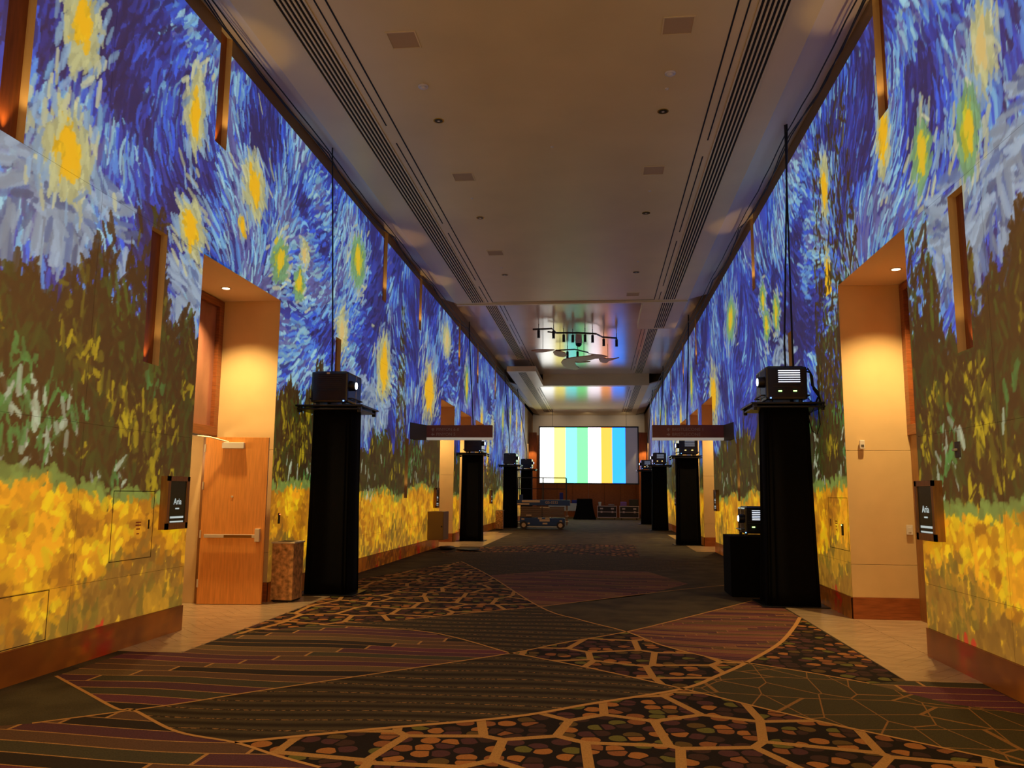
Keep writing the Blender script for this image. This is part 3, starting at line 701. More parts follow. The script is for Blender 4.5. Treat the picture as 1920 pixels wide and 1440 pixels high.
light('end_wall_fill', 'SPOT', (-4.7, 55.8, 5.4), 200, WARM, .05, aim=(-4.6, 56.6, 1), cone=1.3)
# ------------------------------------------------------------------ projection screen with colour bars
sc_ = thing('projection_screen', 'large hanging screen showing vertical colour bars at the far end', 'screen', (0, 56, 0))
SX0, SX1, SZ0, SZ1 = -4.07, 2.66, 2.42, 6.24
fr = bmesh.new()
box(fr, SX0-.09, SX1+.09, -.04, .06, SZ1, SZ1+.09); box(fr, SX0-.09, SX1+.09, -.04, .06, SZ0-.09, SZ0)
box(fr, SX0-.09, SX0, -.04, .06, SZ0, SZ1); box(fr, SX1, SX1+.09, -.04, .06, SZ0, SZ1); box(fr, SX0, SX1, .02, .06, SZ0, SZ1)
put('frame', fr, black_m, sc_)
bars = [(1011, 1038, (3.4, 3.4, 3.2)), (1038, 1060, (2.4, 2.0, .35)), (1060, 1082, (.35, 2.1, 2.1)), (1082, 1103, (.3, 1.9, .5)), (1103, 1128, (3.2, 2.8, 3.1)), (1128, 1149, (2.4, .75, .08)), (1149, 1174, (.02, .62, 3.0)), (1174, 1197, (.06, .05, .065))]
for a, b_, c in bars:
    xa = SX0+(a-1011)/186*(SX1-SX0); xb = SX0+(b_-1011)/186*(SX1-SX0)
    put('colour_bar', B(xa, xb, -.005, .02, SZ0, SZ1), mat('bar_light', (.3, .3, .3), .6, emit=c, es=1.), sc_)
for x in (-3.2, 1.9): put('hanging_wire', tube(bmesh.new(), [(x, 0, SZ1+.09), (x, 0, 7.5)], .012), cable_m, sc_)
# ------------------------------------------------------------------ projector towers
def drape_mesh(wx, wy, h, flare, seed, folds=14):
    r = random.Random(seed); bm = bmesh.new(); n = 72; rows = 14; rings = []
    ph = [r.uniform(0, 6.28) for _ in range(3)]
    for j in range(rows+1):
        t = j/rows; z = h*t; ring = []
        f = 1+flare*(1-t)**2; am = .010+.016*(1-t)
        for i in range(n):
            a = 2*PI*i/n; c, s_ = math.cos(a), math.sin(a); e = .22
            x = math.copysign(abs(c)**e, c)*wx/2*f; y = math.copysign(abs(s_)**e, s_)*wy/2*f
            k = 1+am*math.sin(folds*a+ph[0]+.6*math.sin(3*t+ph[1]))/.35+.01*math.sin(5*a+ph[2]+4*t)
            ring.append(bm.verts.new((x*k, y*k, z)))
        rings.append(ring)
    for j in range(rows):
        for i in range(n): bm.faces.new((rings[j][i], rings[j][(i+1) % n], rings[j+1][(i+1) % n], rings[j+1][i]))
    bm.faces.new(rings[-1]); bm.faces.new(rings[0][::-1]); return bm
def tower(x, y, label, seed, w_=.64, h=3.0, flare=.06, sd=-1):
    t = thing('projector_tower', label, 'tower', (x, y, 0), 0, 'draped projector towers')
    put('base_plate', B(-.48, .48, -.42, .42, .009, .022, bev=.003), black_m, t)
    put('drape', drape_mesh(w_, .62, h-.03, flare, seed), drape_m, t, True, loc=(0, 0, .024))
    pl = put('platform', B(-.56, .56, -.48, .5, h, h+.03, bev=.006), black_m, t)
    put('lower_shelf', B(-.52, .52, -.5, .42, h-.055, h-.03, bev=.004), black_m, t)
    for sx in (-.5, .5):
        for sy in (-.42, .42): put('clamp', B(sx-.03, sx+.03, sy-.03, sy+.03, h-.09, h+.028, bev=.005), black_m, t)
    return t
def projector(x, y, z, label, lens_side, lit=True, w_=.62, led=None, rz=0):
    glow_grille = globals()['glow_grille'] if y < 20 else (MATS.get('grille_dim') or mat('grille_dim', (.3, .3, .33), emit=(.5, .6, .8), es=.35))
    p = thing('projector', label, 'projector', (x, y, z), rz, 'projectors on the towers')
    bm = B(-w_/2, w_/2, -.36, .4, .045, .55, bev=.035); put('body', bm, gloss_black, p)
    put('top_panel', B(-w_/2+.05, w_/2-.05, -.3, .34, .55, .565, bev=.005), black_m, p)
    for sx in (-.22, .22):
        for sy in (-.26, .3): put('foot', cyl(bmesh.new(), (sx, sy, 0), .03, .05, n=12), black_m, p)
    for sx in (-1, 1): put('carry_handle', tube(bmesh.new(), [(sx*w_/2, -.25, .12), (sx*(w_/2+.045), -.25, .12), (sx*(w_/2+.045), .3, .12), (sx*w_/2, .3, .12)], .012), black_m, p)
    s = lens_side
    bm = cyl(bmesh.new(), (s*w_/2, -.2, .33), .085, s*.09, 'x', 24); ln = put('lens_barrel', bm, black_m, p)
    put('lens_glow', cyl(bmesh.new(), (s*(w_/2+.085), -.2, .33), .055, s*.012, 'x', 20), glow_w, ln)
    for k in range(8):
        zz = .24+k*.034; wide = -.12 if lit else .1
        if lit and k > 1: put('grille_slat', B(-.12, .2, -.366, -.358, zz, zz+.012), glow_grille, p)
        else: put('grille_slat', B(-.2, .2, -.366, -.358, zz, zz+.014), black_m, p)
    put('side_seam', B(*sorted((s*w_/2, s*(w_/2+.004))), .08, .1, .06, .54), steel, p)
    if lit:
        for sx in (-.1, .12): put('status_light', B(sx-.025, sx+.025, -.372, -.36, .165, .182), led or led_g, p)
        put('status_light', B(-.25, -.232, -.372, -.36, .06, .075), led_b, p)
    else:
        put('status_light', B(.235, .255, -.372, -.36, .06, .075), led_b, p)
        put('badge', B(-.05, .0, -.364, -.358, .51, .535), label_m, p)
    return p
tower(-4.33, 12.98, 'tall black draped projector tower beside the rusty bin, nearest on the left', 1)
projector(-4.36, 12.95, 3.03, 'glossy black projector on the nearest left tower, lens glowing', 1, False)
tower(2.86, 12.85, 'tall black draped projector tower, nearest on the right, beside the black box', 2, flare=.14)
projector(2.84, 12.8, 3.03, 'black projector with lit white grille lines on the nearest right tower', -1, True)
tower(-4.4, 28., 'black draped tower under the left hanging sign', 3, w_=.68)
projector(-4.35, 28., 3.03, 'projector half hidden behind the left hanging sign', 1, False)
tower(2.92, 27.4, 'black draped tower under the right hanging sign', 4, w_=.7, h=2.9)
projector(2.95, 27.4, 2.93, 'projector with amber lights half hidden by the right hanging sign', -1, True, led=led_o)
tower(-4.3, 39.3, 'black draped tower behind the blue scissor lift', 5, w_=.62)
projector(-4.3, 39.3, 3.03, 'projector on the left tower behind the scissor lift', 1, False)
tower(-4.05, 45.5, 'farthest black draped tower on the left side', 6, w_=.6)
projector(-4.05, 45.5, 3.03, 'farthest projector on the left side', 1, False)
tower(2.82, 38.5, 'black draped tower third along the right side', 7, w_=.66)
projector(2.82, 38.5, 3.03, 'projector on the third right tower with amber lights', -1, True, led=led_o)
tower(2.68, 46.3, 'farthest black draped tower on the right side', 8, w_=.6)
projector(2.68, 46.3, 3.03, 'farthest projector on the right side', -1, True, led=led_o)
# cable loops at the near right projector
bm = bmesh.new()
tube(bm, [(3.16, 12.7, 3.5), (3.2, 12.6, 3.57), (3.26, 12.6, 3.45), (3.27, 12.6, 3.25), (3.34, 12.6, 3.14), (3.3, 12.6, 3.05)], .014)
tube(bm, [(3.14, 12.7, 3.55), (3.22, 12.55, 3.5), (3.24, 12.55, 3.3), (3.32, 12.55, 3.2), (3.35, 12.55, 3.05), (3.27, 12.6, 3.0)], .016)
tube(bm, [(3.2, 12.55, 3.06), (3.3, 12.5, 2.95), (3.32, 12.5, 2.7), (3.27, 12.5, 2.55), (3.2, 12.5, 2.6), (3.17, 12.55, 2.8)], .008)
tube(bm, [(3.17, 12.55, 3.1), (3.28, 12.52, 3.0), (3.2, 12.5, 2.88), (3.16, 12.55, 2.9)], .006)
tag(put('cable_bundle', bm, cable_m, smooth=True), 'tangle of black cables looping off the near right projector', 'cable')
# black box with second projector
tag(put('black_box', B(2.12, 2.86, 13.62, 14.4, .008, .97, bev=.012), drape_m), 'plain black draped box on the carpet left of the near right tower', 'box')
p2 = projector(2.6, 14.0, .97, 'projector sitting low on the black box beside the tower', -1, True, w_=.5)
p2.scale = (.9, .9, .85)
# ------------------------------------------------------------------ cables
def cable(name, pts, label, r=.012, grp='cables along the ceiling coves'):
    return tag(put(name, tube(bmesh.new(), pts, r), cable_m, smooth=True), label, 'cable', grp)
def swag(x, y0, y1, z, sag, n=8):
    return [(x+random.uniform(-.015, .015), y0+(y1-y0)*i/n, z-sag*4*(i/n)*(1-i/n)) for i in range(n+1)]
for s, X in ((-1, -4.62), (1, 3.08)):
    nodes = [-1, 4, 8.5, 12.95, 17.6, 22, 27.9, 33, 39.2, 45.4, 52]
    for q, (dx, sg) in enumerate(((0, .05), (.05*s, .22), (.09*s, .12))):
        pts = []
        for a, b_ in zip(nodes, nodes[1:]):
            far = 1 if a > 10 or s > 0 else .45
            pts += swag(X+dx, a, b_, 7.5, sg*far)[:-1]
        cable('cove_cable', pts, '%s black cable swagged along the %s edge of the ceiling' % (('tightest', 'slackest', 'middle')[q], 'left' if s < 0 else 'right'), .011)
drops = [(-4.6, 12.95, -4.42, 12.85, 3.6), (3.08, 12.8, 2.9, 12.75, 3.6), (3.05, 12.8, 3.02, 12.75, 3.6), (-4.6, 28, -4.4, 28, 3.6), (3.08, 27.4, 2.95, 27.4, 3.5), (-4.6, 39.2, -4.35, 39.3, 3.6), (-4.6, 45.4, -4.05, 45.5, 3.6), (3.08, 38.5, 2.85, 38.5, 3.6), (3.08, 46.3, 2.7, 46.3, 3.6)]
dl = ['thin cable dropping to the nearest left projector', 'inner of two cables dropping to the nearest right projector', 'outer of two cables dropping to the nearest right projector', 'cable dropping behind the left hanging sign', 'cable dropping behind the right hanging sign', 'cable dropping to the left tower behind the lift', 'cable dropping to the farthest left tower', 'cable dropping to the third right tower', 'cable dropping to the farthest right tower']
for (x0, y0, x1, y1, z1), l_ in zip(drops, dl): cable('drop_cable', [(x0, y0, 7.75), (x0, y0, 7.52), (x0+(x1-x0)*.3, y0, 6.3), (x1, y1, z1+.4), (x1, y1, z1)], l_, .014 if y0 < 20 else .02, 'drop cables')
# ------------------------------------------------------------------ open door leaf of the near left alcove
d = thing('door', 'open wooden door leaf with steel push bar in the near left alcove', 'door', (-5.775, 11.33, 0), math.atan2(.13, .92))
put('leaf', B(0, .925, 0, .045, .012, 2.42, bev=.003), door_wood, d)
pb = put('push_bar', B(.07, .80, -.065, -.03, .955, 1.005, bev=.006), steel, d)
put('bar_sleeve', B(.36, .76, -.07, -.066, .958, 1.0), mat('sleeve_brass', lin(150, 110, 50), .3, .8), pb)
put('bar_end', B(.80, .87, -.075, 0, .90, 1.09, bev=.01), steel, d)
cl_ = put('door_closer', B(.26, .58, -.07, 0, 2.25, 2.34, bev=.008), white_m, d)
put('closer_arm', tube(bmesh.new(), [(.35, -.04, 2.345), (.1, -.12, 2.41), (-.15, -.18, 2.43)], .012), steel, cl_)
put('viewer', cyl(bmesh.new(), (.43, -.008, 1.55), .016, .01, 'y', 14), steel, d)
for z in (.25, .95, 1.65, 2.2): put('hinge', cyl(bmesh.new(), (0, -.004, z), .012, .11, 'z', 10), steel, d)
# ------------------------------------------------------------------ bins
def bin_(x, y, label):
    d = thing('waste_bin', label, 'bin', (x, y, 0), 0, 'mottled bronze waste bins')
    bm = bmesh.new()
    n = 10
    vs = [[bm.verts.new((px_*(.165+(.008*math.sin(j*2.1))), 0, 0)) for px_ in (-1, 1)] for j in range(1)]
    bm.free()
    put('front_panel', B(-.165, .165, -.205, -.19, .04, .86, bev=.004), bronze, d); put('back_panel', B(-.165, .165, .19, .205, .04, .86, bev=.004), bronze, d)
    for s in (-1, 1): put('side_panel', B(*sorted((s*.165, s*.15)), -.19, .19, .04, .86, bev=.003), bronze, d)
    put('rim', B(-.18, .18, -.22, .22, .86, .885, bev=.006), steel, d)
    put('opening', B(-.11, .11, -.14, .14, .884, .887), dark_slot, d)
    put('plinth', B(-.15, .15, -.19, .19, .018, .04), black_m, d)
    for sx in (-.12, .12):
        for sy in (-.16, .16): put('foot', cyl(bmesh.new(), (sx, sy, .007), .018, .012, n=10), black_m, d)
    return d
b0 = bin_(-4.68, 11.95, 'mottled bronze waste bin between the open door and the near left tower')
dup(b0, (-4.55, 37.2, 0), 'mottled bronze waste bin beside the far left tower by the lift')
# ------------------------------------------------------------------ digital displays
def display(s, y0, y1, z0, z1, label, letters):
    X = XL if s < 0 else XR
    d = thing('wall_display', label, 'display', (X, (y0+y1)/2, (z0+z1)/2), 0, 'wall displays')
    h = (z1-z0)/2; w_ = (y1-y0)/2; t = .085; o = -s
    put('wood_case', B(*sorted((0, o*(t-.01))), -w_, w_, -h, h, bev=.004), darkwood, d)
    bm = bmesh.new(); f = .055
    for a in ((-w_, w_, -h, -h+f*1.3), (-w_, w_, h-f, h), (-w_, -w_+f, -h, h), (w_-f, w_, -h, h)): box(bm, *sorted((o*(t-.01), o*(t+.008))), a[0], a[1], a[2], a[3])
    put('bezel', bm, darkwood, d)
    put('screen', B(*sorted((o*(t-.012), o*(t-.005))), -w_+f, w_-f, -h+f, h-f), glass_dark, d)
    rot = (PI/2, 0, PI/2) if s < 0 else (PI/2, 0, -PI/2)
    text('lettering', letters, .1, display_lit, d, (o*(t-.002), 0, -.02), rot, .001, 'CENTER')
    for zz, hh in ((-.165, .022), (-.215, .016)): put('text_line', B(*sorted((o*(t-.004), o*(t-.001))), -w_*.6, w_*.6, zz-hh/2, zz+hh/2), display_lit, d)
    put('text_line', B(*sorted((o*(t-.004), o*(t-.001))), -.04, .04, -.075, -.06), display_lit, d)
display(-1, 8.64, 9.12, 1.19, 1.79, 'dark wall display in wooden case on the left wall before the alcove', 'Aria')
display(1, 8.39, 8.87, 1.19, 1.79, 'dark wall display in wooden case on the right wall by the beige column', 'Aria')
for s, X, y, l_ in ((-1, XL, 24., 'left wall just before the far alcoves'), (1, XR, 23.6, 'right wall just before the far alcoves'), (-1, XL, 36.4, 'left wall beyond the far alcoves'), (1, XR, 35.8, 'right wall beyond the far alcoves')):
    display(s, y-.24, y+.24, 1.19, 1.79, 'small dark wall display on the '+l_, 'Aria')
# ------------------------------------------------------------------ hanging direction signs
def sign(s, label, l1, l2):
    x0, x1 = (XL+.35, -2.79) if s < 0 else (1.38, XR-.18)
    d = thing('direction_sign', label, 'sign', (0, 21., 0), 0, 'overhead direction signs')
    put('board', B(x0, x1, -.0, .16, 3.10, 3.42, bev=.004), sign_brown, d)
    put('light_strip', B(x0, x1, .005, .155, 3.03, 3.095, bev=.004), sign_white, d)
    bm = bmesh.new(); X = XL if s < 0 else XR; xa = x0 if s < 0 else x1
    vs = [bm.verts.new(p) for p in ((X, -.45, 3.03), (xa, 0, 3.03), (xa, .16, 3.03), (X, .16, 3.03), (X, -.45, 3.46), (xa, 0, 3.42), (xa, .16, 3.42), (X, .16, 3.46))]
    for q in ((3, 2, 1, 0), (4, 5, 6, 7), (0, 1, 5, 4), (1, 2, 6, 5), (2, 3, 7, 6), (3, 0, 4, 7)): bm.faces.new([vs[i] for i in q])
    bmesh.ops.recalc_face_normals(bm, faces=bm.faces)
    put('shadow_wedge', bm, greyp, d)  # grey wedge standing in for the sign's shadow on the wall
    tx = x0+.26 if s < 0 else x0+.5
    for i, (t, z) in enumerate(((l1, 3.27), (l2, 3.14))):
        text('lettering', t, .115, sign_txt, d, (tx, -.001, z), (PI/2, 0, 0), .002)
        ar = bmesh.new(); ax = tx-.09; az = z+.035
        if i == 0 : pts = [(-.05, 0), (0, .045), (.05, 0), (.018, 0), (.018, -.045), (-.018, -.045), (-.018, 0)]
        else:
            pts = [(0, .05), (-.045, 0), (0, -.05), (0, -.018), (.045, -.018), (.045, .018), (0, .018)]
            if s > 0: pts = [(-a, b_) for a, b_ in pts][::-1]
        f = ar.faces.new([ar.verts.new((ax+a, -.003, az+b_)) for a, b_ in pts])
        put('arrow', ar, sign_txt, d)
sign(-1, 'brown overhead direction sign lettered Pinyon on the left', 'PINYON 6-8', 'PINYON 5')
sign(1, 'brown overhead direction sign lettered Bristlecone on the right', 'BRISTLECONE 1', 'BRISTLECONE')
# ------------------------------------------------------------------ small wall items
def plate(name, x0, x1, y0, y1, z0, z1, m, label, cat, group=None):
    return tag(put(name, B(*sorted((x0, x1)), y0, y1, z0, z1, bev=.004), m), label, cat, group)
JR = OPR[0][1]
th = thing('wall_sensor', 'small beige sensor high on the near right alcove column', 'sensor', (3.58, JR-.02, 2.33))
put('body', B(-.033, .033, -.03, 0, -.06, .06, bev=.006), white_m, th); put('lens', B(-.018, .018, -.034, -.03, -.03, .0), greyp, th)
sw = thing('light_switch', 'white switch plate low on the near right alcove column', 'switch', (4.14, JR-.02, 1.19))
put('plate', B(-.042, .042, -.008, 0, -.065, .065, bev=.003), white_m, sw); put('rocker', B(-.018, .018, -.012, -.008, -.035, .035, bev=.002), white_m, sw)
ws = thing('wall_controller', 'small grey wall plate with lever on the right wall beyond the display', 'controller', (XR, 7.98, 2.07))
put('plate', B(-.014, 0, -.05, .05, -.075, .075, bev=.003), greyp, ws); put('lever', B(-.04, -.014, -.012, .05, -.01, .012, bev=.003), steel, ws)
for X, s, y, z, led, l_ in ((XL, -1, 12.06, 1.22, led_r, 'black card reader with red light on the left wall by the bin'), (XR, 1, 11.74, 1.17, led_g, 'black card reader with green light on the right wall by the column')):
    cr = thing('card_reader', l_, 'card reader', (X, y, z)); o = -s
    put('body', B(*sorted((0, o*.022)), -.022, .022, -.08, .08, bev=.005), black_m, cr); put('status_light', B(*sorted((o*.022, o*.026)), -.015, .015, .055, .068), led, cr)
def access(X, s, y0, y1, z0, z1, label):
    d = thing('access_panel', label, 'panel', (X, (y0+y1)/2, (z0+z1)/2), 0, 'flush access panels'); o = -s; a = (y1-y0)/2; b_ = (z1-z0)/2; t = .007
    gp = MATS.get('gap_brown') or mat('gap_brown', lin(70, 44, 18), .8)
    for q in ((-a, a, b_-t, b_), (-a, a, -b_, -b_+t), (-a, -a+t, -b_, b_), (a-t, a, -b_, b_)): put('gap', B(*sorted((o*.0005, o*.003)), *q), gp, d)
    if z0 > .8:
        rd = MATS.get('red_print') or mat('red_print', lin(170, 50, 24), .6)
        for zz, ww in ((.02, .05), (-.01, .05), (-.05, .035), (-.1, .025)): put('red_notice', B(*sorted((o*.001, o*.002)), .1-ww, .1+ww, zz, zz+.012), rd, d)
        put('latch', B(*sorted((o*.001, o*.006)), a-.1, a-.075, -.05, .05), black_m, d)
access(XL, -1, 7.76, 8.53, .9, 1.62, 'flush access panel with red notice on the left wall')
access(XL, -1, 6.1, 6.9, .3, .737, 'low flush access panel at the foot of the left wall')
access(XR, 1, 11.5, 12.42, .89, 1.61, 'flush access panel behind the near right tower')
# cabinet on the left wall
cb_ = thing('wall_cabinet', 'beige brown metal cabinet projecting from the left wall by the far alcove', 'cabinet', (XL, 23.3, .3))
put('body', B(0, .47, -.3, .5, 0, .8, bev=.01), mat('cabinet_tan', lin(150, 118, 66), .6), cb_)
put('door', B(.015, .455, -.312, -.3, .015, .785, bev=.004), MATS['cabinet_tan'], cb_)
put('latch', B(.40, .44, -.325, -.312, .36, .40, bev=.004), black_m, cb_)
def blob(name, x, y, z, rx, ry, rz, m, label, cat, seed, grp=None):
    bm = bmesh.new(); bmesh.ops.create_icosphere(bm, subdivisions=3, radius=1); r = random.Random(seed); ph = [r.uniform(0, 6) for _ in range(4)]
    for v in bm.verts:
        c = v.co.copy(); k = 1+.12*math.sin(4*c.x+ph[0])*math.sin(5*c.y+ph[1])+.08*math.sin(9*c.z+ph[2]+3*c.x)
        v.co = Vector((c.x*rx*k, c.y*ry*k, max(-.95, c.z)*rz*(k if c.z > 0 else 1)+rz*.95))
    return tag(put(name, bm, m, smooth=True, loc=(x, y, z)), label, cat, grp)
blob('cable_pile', -4.42, 23.55, .009, .25, .3, .05, cable_m, 'dark heap of cable on the carpet edge below the wall cabinet', 'cable', 1, 'cable heaps')
blob('cable_pile', -3.72, 23.1, .009, .35, .25, .035, cable_m, 'flatter dark heap of cable farther from the wall cabinet', 'cable', 2, 'cable heaps')
# ------------------------------------------------------------------ scissor lift
lf = thing('scissor_lift', 'blue and tan scissor lift parked before the far left tower', 'lift', (-2.66, 38.45, 0))
bm = bmesh.new(); box(bm, -1.05, 1.05, -.38, .38, .16, .52, bev=.03); put('chassis', bm, lift_blue, lf)
put('skid_guard', B(-.75, .75, -.39, -.36, .1, .13), steel, lf)
for sx in (-1, 1):
    for sy in (-.4, .3):
        wh = put('wheel', cyl(bmesh.new(), (sx*.86, sy, .19), .18, .1, 'y', 24), tyre, lf); put('hub', cyl(bmesh.new(), (sx*.86, sy-.012, .19), .1, .014, 'y', 18), label_m, wh)
for k in range(5):
    z = .56+k*.1
    for sy in (-.34, .28): put('scissor_arm', B(-1.02, 1.02, sy, sy+.05, z, z+.085, bev=.006), lift_tan, lf)
for k in range(5): put('pivot', cyl(bmesh.new(), (.0, -.36, .6+k*.1), .03, .03, 'y', 12), black_m, lf)
put('platform', B(-1.18, 1.3, -.4, .4, 1.1, 1.36, bev=.01), lift_blue, lf)
put('step_ladder', B(1.12, 1.2, -.36, -.3, .2, 1.1), lift_tan, lf)
for zz in (.35, .6, .85): put('ladder_rung', B(1.1, 1.22, -.38, .1, zz, zz+.03), label_m, lf)
rl = bmesh.new()
for z in (1.88, 2.4):
    tube(rl, [(-1.15, -.38, z), (1.12 if z > 2 else -.6, -.38, z)], .018); tube(rl, [(-1.15, .38, z), (1.12, .38, z)], .018); tube(rl, [(-1.15, -.38, z), (-1.15, .38, z)], .018)
for x in (-1.15, .02, 1.12):
    for y in (-.38, .38): tube(rl, [(x, y, 1.36), (x, y, 2.4)], .018)
put('guard_rail', rl, mat('rail_dark', lin(40, 44, 46), .5), lf)
put('control_box', B(-1.08, -.92, -.36, -.24, 1.36, 1.6, bev=.01), lift_blue, lf)
put('label', B(-.95, -.1, -.408, -.4, 1.24, 1.34), label_m, lf); put('label', B(-1.17, -.6, -.406, -.4, 1.13, 1.2), label_m, lf)
put('label', B(-.12, .36, -.39, -.38, .36, .46), label_m, lf)
for x, z, a in ((-.9, .46, .07), (-.1, .5, .09), (.25, .5, .1), (.14, .26, .11), (.88, .38, .06), (-.62, .26, .05)): put('label', B(x-a, x+a, -.392, -.38, z-.03, z+.04), label_m, lf)
put('label', B(-.1, .35, -.352, -.34, .98, 1.04), label_m, lf); put('label', B(-.75, -.5, -.352, -.34, .62, .67), label_m, lf)
text('lettering', 'GS-3232', .17, label_m, lf, (.15, -.405, 1.19), (PI/2, 0, 0), .003)
# ------------------------------------------------------------------ road cases, table and bags at the far end
def road_case(x, y, label):
    d = thing('road_case', label, 'case', (x, y, 0), 0, 'flight cases at the far end')
    put('body', B(-.62, .62, -.38, .38, .14, .88, bev=.01), case_m, d)
    bm = bmesh.new()
    for z in (.14, .5, .88): box(bm, -.64, .64, -.395, -.375, z-.018, z+.018); box(bm, -.64, -.62, -.39, .39, z-.018, z+.018); box(bm, .62, .64, -.39, .39, z-.018, z+.018)
    for xx in (-.64, .605): box(bm, xx, xx+.035, -.395, -.375, .14, .88)
    put('edge_extrusion', bm, alu, d)
    for xx in (-.36, .36):
        put('catch', B(xx-.06, xx+.06, -.4, -.38, .44, .56, bev=.004), alu, d); put('handle', B(xx-.1, xx+.1, -.4, -.38, .66, .76, bev=.01), alu, d)
    for xx in (-.5, .5):
        for yy in (-.28, .28): put('caster', cyl(bmesh.new(), (xx-.02, yy, .062), .06, .04, 'x', 14), tyre, d); 
    return d
rc = road_case(.52, 54.6, 'black flight case with aluminium edges, left of the two by the far wall')
dup(rc, (1.98, 54.6, 0), 'black flight case with aluminium edges, right of the two by the far wall')
tag(put('equipment_box', B(2.0, 2.6, 54.35, 54.9, .9, 1.33, bev=.02), black_m), 'black equipment box standing on the right flight case', 'box')
tag(put('equipment_box', B(1.42, 1.82, 54.4, 54.8, .9, 1.16, bev=.02), purple_m), 'small purple lit box on the left end of the right flight case', 'box')
tag(put('folded_cloth', B(.62, 1.02, 54.4, 54.8, .9, 1.0, bev=.03), greyp), 'grey folded bundle on the left flight case', 'bundle')
tag(put('paper_cup', cyl(bmesh.new(), (.05, 54.5, .9), .08, .24, n=16, r2=.1), linen), 'pale cup on the left corner of the left flight case', 'cup')
tag(put('draped_cart', drape_mesh(1.0, .8, 1.35, .45, 5, 9), drape_m, smooth=True, loc=(-.95, 54.4, .004)), 'shapeless black draped cart before the far wall', 'cart')
tb = thing('banquet_table', 'long table under pale cloth behind the scissor lift', 'table', (-2.2, 56.9, 0))
put('top', B(-1.3, 1.3, -.38, .38, .98, 1.02, bev=.01), linen, tb)
bm = bmesh.new(); n = 40
for i in range(n):
    x0 = -1.3+2.6*i/n; x1 = -1.3+2.6*(i+1)/n; y0 = -.39+.02*math.sin(i*1.3); y1_ = -.39+.02*math.sin((i+1)*1.3)
    quad(bm, [(x0, y0, .5), (x1, y1_, .5), (x1, -.385, 1.01), (x0, -.385, 1.01)])
put('cloth_skirt', bm, linen, tb)
for sx in (-1.2, 1.2):
    for sy in (-.3, .3): put('leg', cyl(bmesh.new(), (sx, sy, .002), .02, .98, n=8), steel, tb)
tag(put('blue_bag', B(-2.75, -2.5, 56.8, 57.0, 1.022, 1.75, bev=.05), blue_cloth), 'upright blue bag on the pale table', 'bag', 'blue bags')
tag(put('blue_bag', B(-1.9, -1.3, 56.75, 57.1, 1.022, 1.25, bev=.05), blue_cloth), 'low blue bag lying on the right end of the pale table', 'bag', 'blue bags')
tag(put('low_wood_crate', B(-1.55, -.95, 55.4, 55.9, .003, .85, bev=.02), darkwood), 'dark wooden crate between the lift and the black draped cart', 'crate')
# ------------------------------------------------------------------ hanging mobile and track lights
def at(px, py, z):
    x, y = fl(px, py, z) if False else (0, 0)
    r = ray(px, py); t = (z-EYE)/r.z; return (r.x*t, r.y*t)
mo = thing('hanging_mobile', 'brown leaf shaped mobile hung beneath the ceiling of the second bay', 'sculpture', (0, 0, 0))
def blade(out, z, tilt=0.):
    pts = [at(x, y, z) for x, y in out]; bm = bmesh.new()
    cx_ = sum(p[0] for p in pts)/len(pts)
    top = [bm.verts.new((x, y, z+.03+tilt*(x-cx_))) for x, y in pts]; bot = [bm.verts.new((x, y, z+tilt*(x-cx_))) for x, y in pts]
    bm.faces.new(top); bm.faces.new(bot[::-1])
    for i in range(len(pts)): bm.faces.new((top[i-1], bot[i-1], bot[i], top[i]))
    bmesh.ops.recalc_face_normals(bm, faces=bm.faces); put('blade', bm, mob_m, mo)
blade([(996, 658), (1008, 656), (1024, 656), (1040, 656.5), (1030, 659), (1018, 661), (1006, 661)], 7.4)
blade([(1037, 661), (1041, 658), (1051, 659), (1060, 662), (1063, 667), (1057, 670), (1048, 669), (1040, 666)], 7.35)
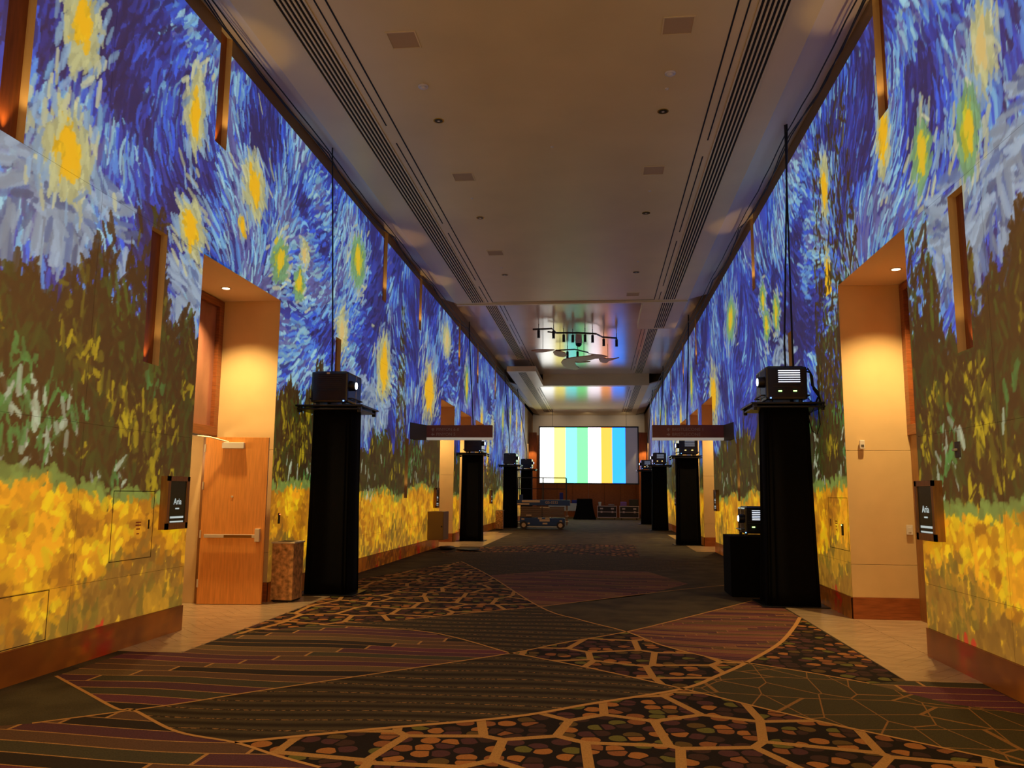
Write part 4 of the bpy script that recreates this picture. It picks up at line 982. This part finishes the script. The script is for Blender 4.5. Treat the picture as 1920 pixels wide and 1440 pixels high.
blade([(1052, 680), (1056, 675), (1066, 672), (1080, 670), (1100, 668), (1115, 666), (1103, 664), (1128, 666), (1139, 669), (1128, 672), (1116, 673), (1103, 676), (1090, 678), (1078, 678), (1080, 686), (1086, 690), (1080, 694), (1068, 692), (1057, 687)], 7.3)
blade([(1074, 678.5), (1086, 681), (1100, 680), (1107, 678), (1096, 678), (1084, 678.2)], 7.45)
blade([(1123, 674), (1130, 671), (1138, 673), (1150, 672.5), (1161, 671), (1150, 675), (1142, 677), (1137, 681), (1130, 680.5), (1125, 678)], 7.4)
for x, y in ((1018, 658), (1050, 664), (1095, 671), (1140, 675)):
    a = at(x, y, 7.4); put('hanging_rod', tube(bmesh.new(), [(a[0], a[1], 7.42), (a[0], a[1], 8.1)], .01), cable_m, mo)
tr = thing('track_lighting', 'black branching track with spotlights below the second bay ceiling', 'light', (0, 0, 0))
P = lambda x, y, z=7.9: (*at(x, y, z), z)
put('track', tube(bmesh.new(), [P(999, 617.5), P(1035, 616), P(1043, 624), P(1085, 624), P(1118, 626), P(1130, 632), P(1157, 634)], .035, 4), black_m, tr)
put('track', tube(bmesh.new(), [P(1027, 622), P(1043, 624)], .03, 4), black_m, tr)
put('track', tube(bmesh.new(), [P(1042, 657), P(1078, 655), P(1103, 661)], .03, 4), black_m, tr)
for x, y in ((1010, 617), (1057, 625), (1074, 626), (1097, 625), (1111, 626), (1132, 633), (1156, 634), (1038, 618), (1064, 657), (1083, 657)):
    a = P(x, y); hd = put('spotlight', cyl(bmesh.new(), (a[0], a[1], 7.55), .055, .3, n=12), black_m, tr)
    put('stem', tube(bmesh.new(), [(a[0], a[1], 7.85), (a[0], a[1], 8.1)], .015), black_m, hd)
dm = thing('dome_camera', 'dark dome camera with white collar under the second bay ceiling', 'camera', (*at(1085, 640, 8.05), 8.1))
put('collar', cyl(bmesh.new(), (0, 0, -.14), .14, .14, n=20), white_m, dm); bm = bmesh.new(); bmesh.ops.create_uvsphere(bm, u_segments=20, v_segments=12, radius=.13)
put('dome', bm, gloss_black, dm, True, loc=(0, 0, -.16))
print('objects', len(bpy.data.objects))
